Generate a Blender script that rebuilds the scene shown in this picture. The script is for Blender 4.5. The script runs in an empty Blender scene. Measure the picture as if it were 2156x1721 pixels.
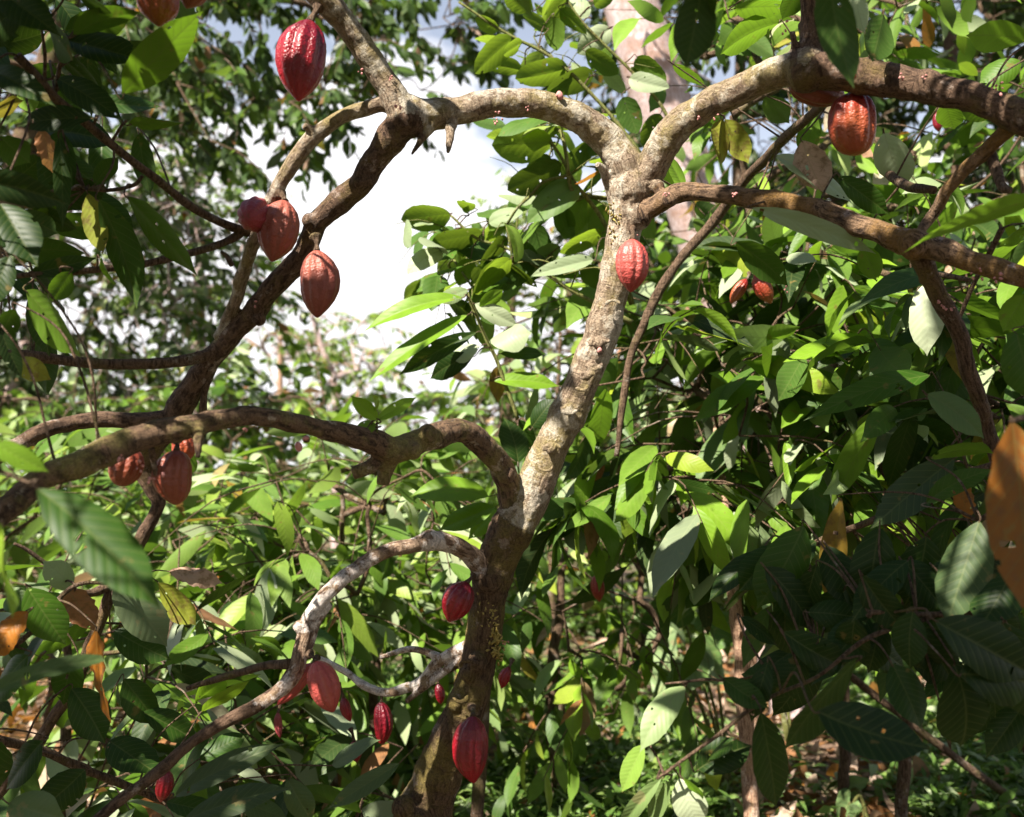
import bpy, math, random
import numpy as np
from mathutils import Vector, noise, Matrix
random.seed(7)
rng = np.random.default_rng(11)
scene = bpy.context.scene
COL = scene.collection

# ------------------------------------------------------------------ camera geometry
F = 2096.0            # focal length in the units of the sketch (picture 2156 wide)
CAMZ = 1.6
PITCH = math.radians(5)
cp, sp_ = math.cos(PITCH), math.sin(PITCH)
CAM = np.array([0, 0, CAMZ])

def P(x, y, d):
    """point seen at x, y (2156 x 1721 sketch) at depth d"""
    X = (x - 1078) / F * d
    U = (860.5 - y) / F * d
    return np.array([X, d * cp - U * sp_, CAMZ + d * sp_ + U * cp])

SUN = np.array([-0.43, -0.53, 0.73]); SUN /= np.linalg.norm(SUN)

def nrm(v):
    v = np.asarray(v, float)
    return v / (np.linalg.norm(v, axis=-1, keepdims=True) + 1e-12)

# ------------------------------------------------------------------ object helpers
def link(o, parent=None):
    COL.objects.link(o)
    if parent is not None:
        o.parent = parent
    return o

def tag(o, label=None, cat=None, group=None, kind=None):
    if label: o['label'] = label
    if cat: o['category'] = cat
    if group: o['group'] = group
    if kind: o['kind'] = kind
    return o

def thing(name, label, cat, loc=(0, 0, 0), group=None):
    o = bpy.data.objects.new(name, None)
    o.empty_display_size = 0.1
    o.location = loc
    link(o)
    return tag(o, label, cat, group)

def mesh_obj(name, V, Fq, mat, parent=None, smooth=True, uv=None, attr=None, origin=None, normals=None, attr2=None):
    """V (n,3), Fq list of arrays of faces (m,k)."""
    V = np.asarray(V, np.float32)
    off = np.zeros(3)
    if parent is not None:
        off = np.array(parent.matrix_world.translation) if parent.parent is None else off
        off = world_off(parent)
    if origin is not None:
        loc = np.asarray(origin, float) - off
        V = V - np.asarray(origin, np.float32)
    else:
        loc = np.zeros(3)
        V = V - off.astype(np.float32)
    me = bpy.data.meshes.new(name)
    if not isinstance(Fq, (list, tuple)):
        Fq = [Fq]
    Fq = [f for f in Fq if len(f)]
    nl = sum(f.size for f in Fq); nf = sum(len(f) for f in Fq)
    me.vertices.add(len(V)); me.vertices.foreach_set('co', V.ravel())
    me.loops.add(nl); me.polygons.add(nf)
    li = np.concatenate([f.ravel() for f in Fq]).astype(np.int32)
    me.loops.foreach_set('vertex_index', li)
    sizes = np.concatenate([np.full(len(f), f.shape[1]) for f in Fq])
    starts = np.concatenate([[0], np.cumsum(sizes)[:-1]]).astype(np.int32)
    me.polygons.foreach_set('loop_start', starts)
    me.polygons.foreach_set('use_smooth', np.full(nf, smooth))
    me.update(calc_edges=True)
    if uv is not None:
        l = me.uv_layers.new(name='UVMap')
        l.data.foreach_set('uv', np.asarray(uv, np.float32)[li].ravel())
    if attr is not None:
        a = me.attributes.new('lv', 'FLOAT_COLOR', 'POINT')
        c = np.ones((len(V), 4), np.float32); c[:, :attr.shape[1]] = attr
        a.data.foreach_set('color', c.ravel())
    if attr2 is not None:
        a = me.attributes.new('bk', 'FLOAT_VECTOR', 'POINT')
        a.data.foreach_set('vector', np.asarray(attr2, np.float32).ravel())
    if normals is not None:
        me.normals_split_custom_set_from_vertices([tuple(n) for n in normals])
    if mat is not None:
        me.materials.append(mat)
    o = bpy.data.objects.new(name, me)
    o.location = loc
    link(o, parent)
    return o

def world_off(o):
    p = np.zeros(3)
    while o is not None:
        p = p + np.array(o.location); o = o.parent
    return p

# ------------------------------------------------------------------ materials
def new_mat(name):
    m = bpy.data.materials.new(name); m.use_nodes = True
    nt = m.node_tree; nt.nodes.clear()
    return m, nt, nt.nodes, nt.links

def N(nodes, t, **kw):
    n = nodes.new(t)
    for k, v in kw.items():
        if k.startswith('i_'):
            n.inputs[k[2:].replace('_', ' ')].default_value = v
        else:
            setattr(n, k, v)
    return n

def ramp(nodes, pts, interp='LINEAR'):
    r = nodes.new('ShaderNodeValToRGB')
    cr = r.color_ramp; cr.interpolation = interp
    while len(cr.elements) > 1: cr.elements.remove(cr.elements[0])
    cr.elements[0].position = pts[0][0]; cr.elements[0].color = (*pts[0][1], 1)
    for p, c in pts[1:]:
        e = cr.elements.new(p); e.color = (*c, 1)
    return r

def math_n(nodes, links, op, a, b=None, c=None, clamp=False):
    n = nodes.new('ShaderNodeMath'); n.operation = op; n.use_clamp = clamp
    for i, x in enumerate((a, b, c)):
        if x is None: continue
        if isinstance(x, (int, float)): n.inputs[i].default_value = x
        else: links.new(x, n.inputs[i])
    return n.outputs[0]

def mixc(nodes, links, fac, a, b, mode='MIX'):
    n = nodes.new('ShaderNodeMix'); n.data_type = 'RGBA'; n.blend_type = mode
    for s, x in ((n.inputs[0], fac), (n.inputs[6], a), (n.inputs[7], b)):
        if isinstance(x, (int, float)): s.default_value = x if s.type == 'VALUE' else (x, x, x, 1)
        elif isinstance(x, tuple): s.default_value = (*x, 1)
        else: links.new(x, s)
    return n.outputs[2]

def leaf_mat(name, greens, under=(0.08, 0.115, 0.03), trans=0.28, rough=0.45, veins=11.0, spec=0.2, tcol=(0.29, 0.54, 0.03), vein_amt=0.3, tough=(0.05, 0.05, 0.02)):
    """lv: r = random per leaf, g = wither amount, b = pale amount. UV: u along, v across."""
    m, nt, nd, lk = new_mat(name)
    out = nd.new('ShaderNodeOutputMaterial')
    at = N(nd, 'ShaderNodeAttribute', attribute_name='lv')
    sep = nd.new('ShaderNodeSeparateColor'); lk.new(at.outputs['Color'], sep.inputs[0])
    uv = nd.new('ShaderNodeUVMap'); su = nd.new('ShaderNodeSeparateXYZ'); lk.new(uv.outputs[0], su.inputs[0])
    base = ramp(nd, greens); lk.new(sep.outputs[0], base.inputs[0])
    wither = ramp(nd, [(0.0, (0.20, 0.23, 0.02)), (0.25, (0.28, 0.20, 0.03)), (0.42, (0.17, 0.062, 0.009)), (0.46, (0.24, 0.09, 0.012)), (0.5, (0.33, 0.12, 0.015)), (0.75, (0.26, 0.12, 0.06)), (1, (0.55, 0.40, 0.32))])
    lk.new(sep.outputs[1], wither.inputs[0])
    wf = math_n(nd, lk, 'GREATER_THAN', sep.outputs[1], 0.001)
    col = mixc(nd, lk, wf, base.outputs[0], wither.outputs[0])
    geo = nd.new('ShaderNodeNewGeometry')
    # veins
    av = math_n(nd, lk, 'ABSOLUTE', math_n(nd, lk, 'SUBTRACT', su.outputs[1], 0.5))
    ph = math_n(nd, lk, 'SUBTRACT', math_n(nd, lk, 'MULTIPLY', su.outputs[0], veins), math_n(nd, lk, 'MULTIPLY', av, 4.6))
    fr = math_n(nd, lk, 'FRACT', ph)
    tri = math_n(nd, lk, 'ABSOLUTE', math_n(nd, lk, 'SUBTRACT', fr, 0.5))      # 0 mid .. .5 at vein
    vein = math_n(nd, lk, 'SMOOTH_MIN', 1.0, math_n(nd, lk, 'MULTIPLY', math_n(nd, lk, 'SUBTRACT', tri, 0.43, clamp=True), 16.0), 0.1)
    mid = math_n(nd, lk, 'SUBTRACT', 1.0, math_n(nd, lk, 'MULTIPLY', av, 34.0), clamp=True)
    vm = math_n(nd, lk, 'MAXIMUM', vein, mid, clamp=True)
    # blotches
    tc = nd.new('ShaderNodeTexCoord')
    no = N(nd, 'ShaderNodeTexNoise'); no.inputs['Scale'].default_value = 22; no.inputs['Detail'].default_value = 4
    lk.new(tc.outputs['Object'], no.inputs['Vector'])
    bl = math_n(nd, lk, 'MULTIPLY_ADD', no.outputs[0], 0.7, 0.65)
    col = mixc(nd, lk, 1.0, col, bl, 'MULTIPLY')
    spt = nd.new('ShaderNodeMapRange'); lk.new(no.outputs[0], spt.inputs[0])
    spt.inputs[1].default_value = 0.66; spt.inputs[2].default_value = 0.70
    col = mixc(nd, lk, math_n(nd, lk, 'MULTIPLY', spt.outputs[0], 0.7), col, (0.16, 0.11, 0.03))
    nb = nd.new('ShaderNodeTexNoise'); nb.inputs['Scale'].default_value = 38; nb.inputs['Detail'].default_value = 6; nb.inputs['Roughness'].default_value = .7; lk.new(tc.outputs['Object'], nb.inputs['Vector'])
    wb = nd.new('ShaderNodeMapRange'); lk.new(nb.outputs[0], wb.inputs[0]); wb.inputs[1].default_value = .5; wb.inputs[2].default_value = .6
    col = mixc(nd, lk, math_n(nd, lk, 'MULTIPLY', math_n(nd, lk, 'MULTIPLY', wb.outputs[0], wf), .7), col, (0.11, 0.05, 0.02))
    veincol = mixc(nd, lk, 0.5, col, (0.35, 0.36, 0.12))
    col = mixc(nd, lk, math_n(nd, lk, 'MULTIPLY', vm, vein_amt), col, veincol)
    # pale blades, and sun glare on waxy leaves put into the colour
    col = mixc(nd, lk, sep.outputs[2], col, (0.46, 0.52, 0.34))
    # underside lighter, matt
    ucol = mixc(nd, lk, 0.13, col, under)
    colf = mixc(nd, lk, geo.outputs['Backfacing'], col, ucol)
    bs = nd.new('ShaderNodeBsdfPrincipled')
    lk.new(colf, bs.inputs['Base Color'])
    rr = math_n(nd, lk, 'MULTIPLY_ADD', geo.outputs['Backfacing'], 0.25, rough)
    lk.new(math_n(nd, lk, 'MULTIPLY_ADD', no.outputs[0], 0.2, math_n(nd, lk, 'SUBTRACT', rr, 0.1)), bs.inputs['Roughness'])
    bs.inputs['Specular IOR Level'].default_value = spec
    bh = math_n(nd, lk, 'ADD', math_n(nd, lk, 'MULTIPLY', tri, -1.2), math_n(nd, lk, 'MULTIPLY', no.outputs[0], 0.6))
    bu = nd.new('ShaderNodeBump'); bu.inputs['Strength'].default_value = 0.2; bu.inputs['Distance'].default_value = 0.0025
    lk.new(bh, bu.inputs['Height']); lk.new(bu.outputs[0], bs.inputs['Normal'])
    tr = nd.new('ShaderNodeBsdfTranslucent')
    tcolr = mixc(nd, lk, 1.0, mixc(nd, lk, 0.5, col, tcol), math_n(nd, lk, 'MULTIPLY_ADD', sep.outputs[0], 1.15, .15), 'MULTIPLY')
    tcolr = mixc(nd, lk, wf, tcolr, mixc(nd, lk, 0.7, (0.5, 0.3, 0.05), wither.outputs[0]))
    tcolr = mixc(nd, lk, math_n(nd, lk, 'MULTIPLY', vm, 0.6), tcolr, (0.05, 0.09, 0.01))
    lk.new(tcolr, tr.inputs['Color'])
    lk.new(bu.outputs[0], tr.inputs['Normal'])
    mx = nd.new('ShaderNodeMixShader'); mx.inputs[0].default_value = trans
    lk.new(bs.outputs[0], mx.inputs[1]); lk.new(tr.outputs[0], mx.inputs[2])
    lk.new(mx.outputs[0], out.inputs[0])
    return m

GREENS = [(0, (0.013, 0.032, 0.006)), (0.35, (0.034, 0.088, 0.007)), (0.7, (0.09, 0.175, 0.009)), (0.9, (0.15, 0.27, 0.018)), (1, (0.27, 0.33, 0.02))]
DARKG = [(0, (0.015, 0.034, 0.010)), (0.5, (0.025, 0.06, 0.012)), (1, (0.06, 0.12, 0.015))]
M_CACAO = leaf_mat('cacao_leaf', GREENS)
M_BROAD = leaf_mat('broad_leaf', [(0, (0.05, 0.12, 0.015)), (0.5, (0.08, 0.17, 0.018)), (1, (0.15, 0.25, 0.02))], trans=0.42, veins=8, tcol=(0.36, 0.50, 0.03), rough=0.5)
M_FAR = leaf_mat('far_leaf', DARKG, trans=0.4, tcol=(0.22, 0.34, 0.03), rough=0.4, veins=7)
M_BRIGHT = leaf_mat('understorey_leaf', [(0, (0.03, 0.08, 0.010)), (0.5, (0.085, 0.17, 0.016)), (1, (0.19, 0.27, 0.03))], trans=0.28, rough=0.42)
M_TARO = leaf_mat('taro_leaf', [(0, (0.06, 0.14, 0.02)), (1, (0.10, 0.19, 0.03))], trans=0.25, rough=0.45, veins=6, vein_amt=.9)
M_GRASS = leaf_mat('herb_leaf', [(0, (0.04, 0.09, 0.015)), (0.6, (0.10, 0.20, 0.03)), (1, (0.20, 0.28, 0.07))], trans=0.3, veins=1)

def bark_mat(name, base, dark, lichen, moss, lichen_amt=0.5, moss_amt=0.5, scale=1.0, bump=1.0, attr=True):
    m, nt, nd, lk = new_mat(name)
    out = nd.new('ShaderNodeOutputMaterial')
    bs = nd.new('ShaderNodeBsdfPrincipled'); lk.new(bs.outputs[0], out.inputs[0])
    tc = nd.new('ShaderNodeTexCoord')
    geo = nd.new('ShaderNodeNewGeometry')
    if attr:
        a = N(nd, 'ShaderNodeAttribute', attribute_name='bk'); vec = a.outputs['Vector']
    else:
        vec = tc.outputs['Object']
    def noi(v, s, det=5, rough=0.6, mp=None):
        if mp:
            mpn = nd.new('ShaderNodeMapping'); mpn.inputs['Scale'].default_value = mp
            lk.new(v, mpn.inputs['Vector']); v = mpn.outputs[0]
        n = nd.new('ShaderNodeTexNoise'); n.inputs['Scale'].default_value = s; n.inputs['Detail'].default_value = det
        n.inputs['Roughness'].default_value = rough; lk.new(v, n.inputs['Vector']); return n.outputs[0]
    pos = geo.outputs['Position']
    fis = noi(vec, 150 * scale, 5, 0.62, (1, 1, 0.2))
    ring = noi(vec, 70 * scale, 3, 0.5, (0.2, 0.2, 1.3))
    big = noi(pos, 7 * scale, 5, 0.65)
    big2 = noi(pos, 13 * scale, 6, 0.7)
    fine = noi(pos, 230 * scale, 5, 0.75)
    r1 = nd.new('ShaderNodeMapRange'); lk.new(fis, r1.inputs[0]); r1.inputs[1].default_value = 0.38; r1.inputs[2].default_value = 0.56
    col = mixc(nd, lk, r1.outputs[0], dark, base)
    r2 = nd.new('ShaderNodeMapRange'); lk.new(big, r2.inputs[0]); r2.inputs[1].default_value = 0.62 - 0.25 * moss_amt; r2.inputs[2].default_value = 0.72 - 0.2 * moss_amt
    col = mixc(nd, lk, math_n(nd, lk, 'MULTIPLY', r2.outputs[0], math_n(nd, lk, 'MULTIPLY_ADD', fine, 1.2, 0.1), clamp=True), col, moss)
    r3 = nd.new('ShaderNodeMapRange'); lk.new(big2, r3.inputs[0]); r3.inputs[1].default_value = 0.64 - 0.25 * lichen_amt; r3.inputs[2].default_value = 0.69 - 0.22 * lichen_amt
    crust = math_n(nd, lk, 'MULTIPLY', r3.outputs[0], math_n(nd, lk, 'MULTIPLY_ADD', fis, 1.8, -0.15, clamp=True), clamp=True)
    col = mixc(nd, lk, crust, col, lichen)
    sp = nd.new('ShaderNodeMapRange'); lk.new(fine, sp.inputs[0]); sp.inputs[1].default_value = 0.3; sp.inputs[2].default_value = 0.7; sp.inputs[3].default_value = 0.55; sp.inputs[4].default_value = 1.3
    col = mixc(nd, lk, 1.0, col, sp.outputs[0], 'MULTIPLY')
    lk.new(col, bs.inputs['Base Color'])
    bs.inputs['Roughness'].default_value = 0.85
    bs.inputs['Specular IOR Level'].default_value = 0.25
    h = math_n(nd, lk, 'ADD', math_n(nd, lk, 'MULTIPLY', fis, 1.0), math_n(nd, lk, 'MULTIPLY', fine, 0.55))
    h = math_n(nd, lk, 'ADD', h, math_n(nd, lk, 'MULTIPLY', ring, 0.8))
    bu = nd.new('ShaderNodeBump'); bu.inputs['Strength'].default_value = 1.0 * bump; bu.inputs['Distance'].default_value = 0.012
    lk.new(h, bu.inputs['Height']); lk.new(bu.outputs[0], bs.inputs['Normal'])
    return m

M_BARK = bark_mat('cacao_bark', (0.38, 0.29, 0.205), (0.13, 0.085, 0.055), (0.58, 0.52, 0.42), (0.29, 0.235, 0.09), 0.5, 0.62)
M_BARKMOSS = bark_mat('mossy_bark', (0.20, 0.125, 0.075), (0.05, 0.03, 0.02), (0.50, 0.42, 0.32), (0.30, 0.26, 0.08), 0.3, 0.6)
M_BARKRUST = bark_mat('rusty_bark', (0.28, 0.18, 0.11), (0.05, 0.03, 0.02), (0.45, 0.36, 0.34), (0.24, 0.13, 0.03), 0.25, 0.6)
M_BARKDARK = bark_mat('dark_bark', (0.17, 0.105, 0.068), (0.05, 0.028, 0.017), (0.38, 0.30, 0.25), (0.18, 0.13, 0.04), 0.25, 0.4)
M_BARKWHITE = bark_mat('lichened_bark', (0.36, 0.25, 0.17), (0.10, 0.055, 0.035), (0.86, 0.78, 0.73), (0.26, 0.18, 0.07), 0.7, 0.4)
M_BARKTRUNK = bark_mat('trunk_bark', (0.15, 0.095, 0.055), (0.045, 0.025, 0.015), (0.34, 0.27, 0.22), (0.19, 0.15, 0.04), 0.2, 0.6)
M_TWIG = bark_mat('twig_bark', (0.17, 0.11, 0.07), (0.06, 0.035, 0.02), (0.3, 0.25, 0.2), (0.15, 0.13, 0.04), 0.2, 0.3, attr=False)
M_STEM = bark_mat('green_stem', (0.16, 0.17, 0.05), (0.08, 0.07, 0.02), (0.4, 0.4, 0.25), (0.12, 0.14, 0.03), 0.2, 0.3, attr=False, bump=0.4)
M_PALE = bark_mat('pale_trunk_bark', (0.46, 0.36, 0.35), (0.32, 0.23, 0.21), (0.56, 0.47, 0.47), (0.28, 0.16, 0.11), 0.4, 0.5, scale=0.5, attr=False, bump=0.5)
M_ORBARK = bark_mat('slim_trunk_bark', (0.42, 0.27, 0.18), (0.2, 0.11, 0.07), (0.5, 0.38, 0.3), (0.3, 0.2, 0.1), 0.3, 0.3, attr=False, bump=0.6)

def pod_mat(name, top, low, groove, rough=0.36, mott=0.5, coat=0.15):
    m, nt, nd, lk = new_mat(name)
    out = nd.new('ShaderNodeOutputMaterial')
    bs = nd.new('ShaderNodeBsdfPrincipled'); lk.new(bs.outputs[0], out.inputs[0])
    at = N(nd, 'ShaderNodeAttribute', attribute_name='lv')
    sep = nd.new('ShaderNodeSeparateColor'); lk.new(at.outputs['Color'], sep.inputs[0])
    geo = nd.new('ShaderNodeNewGeometry')
    n1 = nd.new('ShaderNodeTexNoise'); n1.inputs['Scale'].default_value = 28; n1.inputs['Detail'].default_value = 7; n1.inputs['Roughness'].default_value = 0.7
    lk.new(geo.outputs['Position'], n1.inputs['Vector'])
    vo = nd.new('ShaderNodeTexVoronoi'); vo.inputs['Scale'].default_value = 170; lk.new(geo.outputs['Position'], vo.inputs['Vector'])
    n2 = nd.new('ShaderNodeTexNoise'); n2.inputs['Scale'].default_value = 130; n2.inputs['Detail'].default_value = 5
    lk.new(geo.outputs['Position'], n2.inputs['Vector'])
    g = math_n(nd, lk, 'ADD', sep.outputs[0], math_n(nd, lk, 'MULTIPLY_ADD', n1.outputs[0], mott * 1.6, -mott * 0.8), clamp=True)
    col = mixc(nd, lk, g, top, low)
    col = mixc(nd, lk, math_n(nd, lk, 'MULTIPLY', sep.outputs[1], 0.75), col, groove)
    sc = nd.new('ShaderNodeMapRange'); lk.new(n1.outputs[0], sc.inputs[0]); sc.inputs[1].default_value = 0.63; sc.inputs[2].default_value = 0.69
    col = mixc(nd, lk, math_n(nd, lk, 'MULTIPLY', sc.outputs[0], 0.7), col, (0.10, 0.045, 0.025))
    lk.new(col, bs.inputs['Base Color'])
    lk.new(math_n(nd, lk, 'MULTIPLY_ADD', n2.outputs[0], 0.3, rough - 0.12), bs.inputs['Roughness'])
    bs.inputs['Specular IOR Level'].default_value = 0.45
    bs.inputs['Coat Weight'].default_value = coat; bs.inputs['Coat Roughness'].default_value = 0.25
    h = math_n(nd, lk, 'ADD', math_n(nd, lk, 'MULTIPLY', vo.outputs[0], 0.5), n2.outputs[0])
    bu = nd.new('ShaderNodeBump'); bu.inputs['Strength'].default_value = 0.7; bu.inputs['Distance'].default_value = 0.004
    lk.new(h, bu.inputs['Height']); lk.new(bu.outputs[0], bs.inputs['Normal'])
    return m

M_POD = {
    'crimson': pod_mat('crimson_pod', (0.13, 0.003, 0.012), (0.31, 0.004, 0.012), (0.06, 0.003, 0.008), rough=.34),
    'orange': pod_mat('orange_pod', (0.27, 0.070, 0.048), (0.165, 0.026, 0.020), (0.40, 0.15, 0.10), rough=0.44, coat=0.0),
    'pink': pod_mat('pink_pod', (0.38, 0.06, 0.05), (0.27, 0.016, 0.02), (0.55, 0.25, 0.19), rough=0.42, coat=0.05),
    'red': pod_mat('red_pod', (0.20, 0.006, 0.007), (0.30, 0.07, 0.02), (0.30, 0.06, 0.03), rough=0.4),
    'brown': pod_mat('brown_pod', (0.17, 0.03, 0.015), (0.24, 0.065, 0.028), (0.14, 0.022, 0.014), rough=0.45, coat=0.1),
    'maroon': pod_mat('maroon_pod', (0.26, 0.05, 0.06), (0.22, 0.02, 0.03), (0.32, 0.11, 0.09), rough=0.5, coat=0.0),
}
def simple_mat(name, col, rough=0.7, spec=0.3):
    m, nt, nd, lk = new_mat(name)
    out = nd.new('ShaderNodeOutputMaterial'); bs = nd.new('ShaderNodeBsdfPrincipled'); lk.new(bs.outputs[0], out.inputs[0])
    no = nd.new('ShaderNodeTexNoise'); no.inputs['Scale'].default_value = 90; no.inputs['Detail'].default_value = 4
    c = mixc(nd, lk, no.outputs[0], tuple(x * 0.6 for x in col), tuple(min(1, x * 1.3) for x in col))
    lk.new(c, bs.inputs['Base Color']); bs.inputs['Roughness'].default_value = rough; bs.inputs['Specular IOR Level'].default_value = spec
    return m
M_FLOWER = simple_mat('flower_pink', (0.50, 0.22, 0.20))
M_BUD = simple_mat('bud_crimson', (0.45, 0.02, 0.05), 0.4)
M_MOSS = simple_mat('moss_scales', (0.34, 0.27, 0.08))

# ------------------------------------------------------------------ tubes
def catmull(pts, per=8):
    pts = np.asarray(pts, float)
    if len(pts) < 3:
        t = np.linspace(0, 1, per + 1)[:, None]
        return pts[0] * (1 - t) + pts[-1] * t
    Q = np.vstack([2 * pts[0] - pts[1], pts, 2 * pts[-1] - pts[-2]])
    out = []
    for i in range(1, len(Q) - 2):
        p0, p1, p2, p3 = Q[i - 1:i + 3]
        t = np.linspace(0, 1, per, endpoint=False)[:, None]
        out.append(0.5 * ((2 * p1) + (-p0 + p2) * t + (2 * p0 - 5 * p1 + 4 * p2 - p3) * t ** 2 + (-p0 + 3 * p1 - 3 * p2 + p3) * t ** 3))
    out.append(Q[-2:-1])
    return np.vstack(out)

def tube(C, R, sides=8, cap=True):
    """closed tube -> V, quads, tris, bk attr"""
    C = np.asarray(C, float); R = np.asarray(R, float)
    n = len(C)
    T = nrm(np.gradient(C, axis=0))
    up = np.array([0, 0, 1.0]) if abs(T[0][2]) < 0.9 else np.array([1.0, 0, 0])
    A = np.zeros_like(C); A[0] = nrm(np.cross(T[0], up))
    for i in range(1, n):
        a = A[i - 1] - T[i] * np.dot(A[i - 1], T[i]); A[i] = nrm(a)
    B = np.cross(T, A)
    ph = np.linspace(0, 2 * math.pi, sides, endpoint=False)
    V = C[:, None] + R[:, None, None] * (np.cos(ph)[None, :, None] * A[:, None] + np.sin(ph)[None, :, None] * B[:, None])
    V = V.reshape(-1, 3)
    s = np.concatenate([[0], np.cumsum(np.linalg.norm(np.diff(C, axis=0), axis=1))])
    bk = np.stack([(R[:, None] * np.cos(ph)), (R[:, None] * np.sin(ph)), np.repeat(s[:, None], sides, 1)], -1).reshape(-1, 3)
    i = np.arange(n - 1)[:, None] * sides; j = np.arange(sides)[None]; j2 = (j + 1) % sides
    q = np.stack([i + j, i + j2, i + sides + j2, i + sides + j], -1).reshape(-1, 4)
    tr = np.zeros((0, 3), int)
    if cap:
        V = np.vstack([V, C[0], C[-1]]); bk = np.vstack([bk, [0, 0, 0], [0, 0, s[-1]]])
        a, b = n * sides, n * sides + 1
        j = np.arange(sides); j2 = (j + 1) % sides
        tr = np.vstack([np.stack([np.full(sides, a), j2, j], -1), np.stack([np.full(sides, b), (n - 1) * sides + j, (n - 1) * sides + j2], -1)])
    return V, q, tr, bk

class Tubes:
    def __init__(s): s.V = []; s.q = []; s.t = []; s.b = []; s.n = 0
    def add(s, C, R, sides=8):
        V, q, t, b = tube(C, R, sides)
        s.V.append(V); s.q.append(q + s.n); s.t.append(t + s.n); s.b.append(b); s.n += len(V)
    def line(s, pts, R, sides=8, per=6, wob=0.0):
        pts = np.asarray(pts, float)
        C = catmull(pts, per); m = len(C)
        R = np.interp(np.linspace(0, 1, m), np.linspace(0, 1, len(R)), R)
        if wob:
            C = C + np.array([[noise.noise(Vector(c * 9 + k * 31)) for k in range(3)] for c in C]) * wob
            R = R * (1 + np.array([noise.noise(Vector(c * 25)) for c in C]) * 0.18)
        s.add(C, R, sides)
    def build(s, name, mat, parent=None, attr=True, origin=None):
        return mesh_obj(name, np.vstack(s.V), [np.vstack(s.q), np.vstack(s.t)], mat, parent, attr2=np.vstack(s.b), origin=origin)

# ------------------------------------------------------------------ leaves
WT = {
    'cacao': ([0, .05, .16, .32, .48, .62, .75, .85, .91, .955, 1], [.03, .26, .66, .92, 1, .95, .75, .44, .20, .08, .0]),
    'broad': ([0, .05, .18, .35, .5, .7, .85, .95, 1], [.04, .45, .88, 1, .98, .84, .58, .25, .0]),
    'small': ([0, .3, .55, 1], [.05, .9, 1, .0]),
    'herb': ([0, .3, 1], [.3, 1, .0]),
}
def leaves_mesh(pos, D, Nn, L, AR, K, FOLD, nu=5, nv=1, kind='cacao', ripple=0.0, petiole=0.0):
    """vectorised leaves. returns V, quads, uv, per-vertex leaf index"""
    n = len(pos)
    D = nrm(D); Nn = nrm(Nn - D * np.sum(D * Nn, -1, keepdims=True)); S = np.cross(Nn, D)
    us = np.linspace(0, 1, nu + 1); vs = np.linspace(-1, 1, 2 * nv + 1)
    w = np.interp(us, *WT[kind])
    U, Vv = np.meshgrid(us, vs, indexing='ij'); U = U.ravel(); Vv = Vv.ravel(); W = np.repeat(w, len(vs))
    K = np.where(np.abs(K) < 1e-3, 1e-3, K)
    ku = K[:, None] * U[None]
    x = np.sin(ku) / K[:, None]; z = -(1 - np.cos(ku)) / K[:, None]
    half = 0.5 * AR[:, None] * W[None] * Vv[None]
    y = half * np.cos(FOLD)[:, None]
    bnd = rng.normal(size=(n, 1)) * .09; tws = rng.normal(size=(n, 1)) * .5
    y = y + bnd * U[None] ** 2
    z = z + np.abs(half) * np.sin(FOLD)[:, None] - (half ** 2) * 1.2 + tws * U[None] * half
    if ripple:
        ph = rng.uniform(0, 6.28, (n, 1))
        z = z + ripple * np.sin(U[None] * 22 + ph - np.abs(Vv)[None] * 3.2) * np.abs(Vv)[None] ** 1.5 * W[None] * 0.5
        z = z + ripple * 1.3 * np.sin(U[None] * 7 + ph * 2) * Vv[None] * W[None]
        y = y * (1 + ripple * 1.5 * np.sin(U[None] * 31 + ph * 3) + ripple * np.sin(U[None] * 57 + ph))
    V = pos[:, None] + L[:, None, None] * (x[..., None] * D[:, None] + y[..., None] * S[:, None] + z[..., None] * Nn[:, None])
    m = len(U)
    nvv = len(vs)
    a = (np.arange(nu)[:, None] * nvv + np.arange(nvv - 1)[None])
    q = np.stack([a, a + nvv, a + nvv + 1, a + 1], -1).reshape(-1, 4)
    Q = (np.arange(n)[:, None, None] * m + q[None]).reshape(-1, 4)
    uv = np.tile(np.stack([U, Vv * 0.5 * W + 0.5], -1), (n, 1))
    return V.reshape(-1, 3), Q, uv, np.repeat(np.arange(n), m)

def rand_dirs(n):
    v = rng.normal(size=(n, 3)); return nrm(v)

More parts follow.
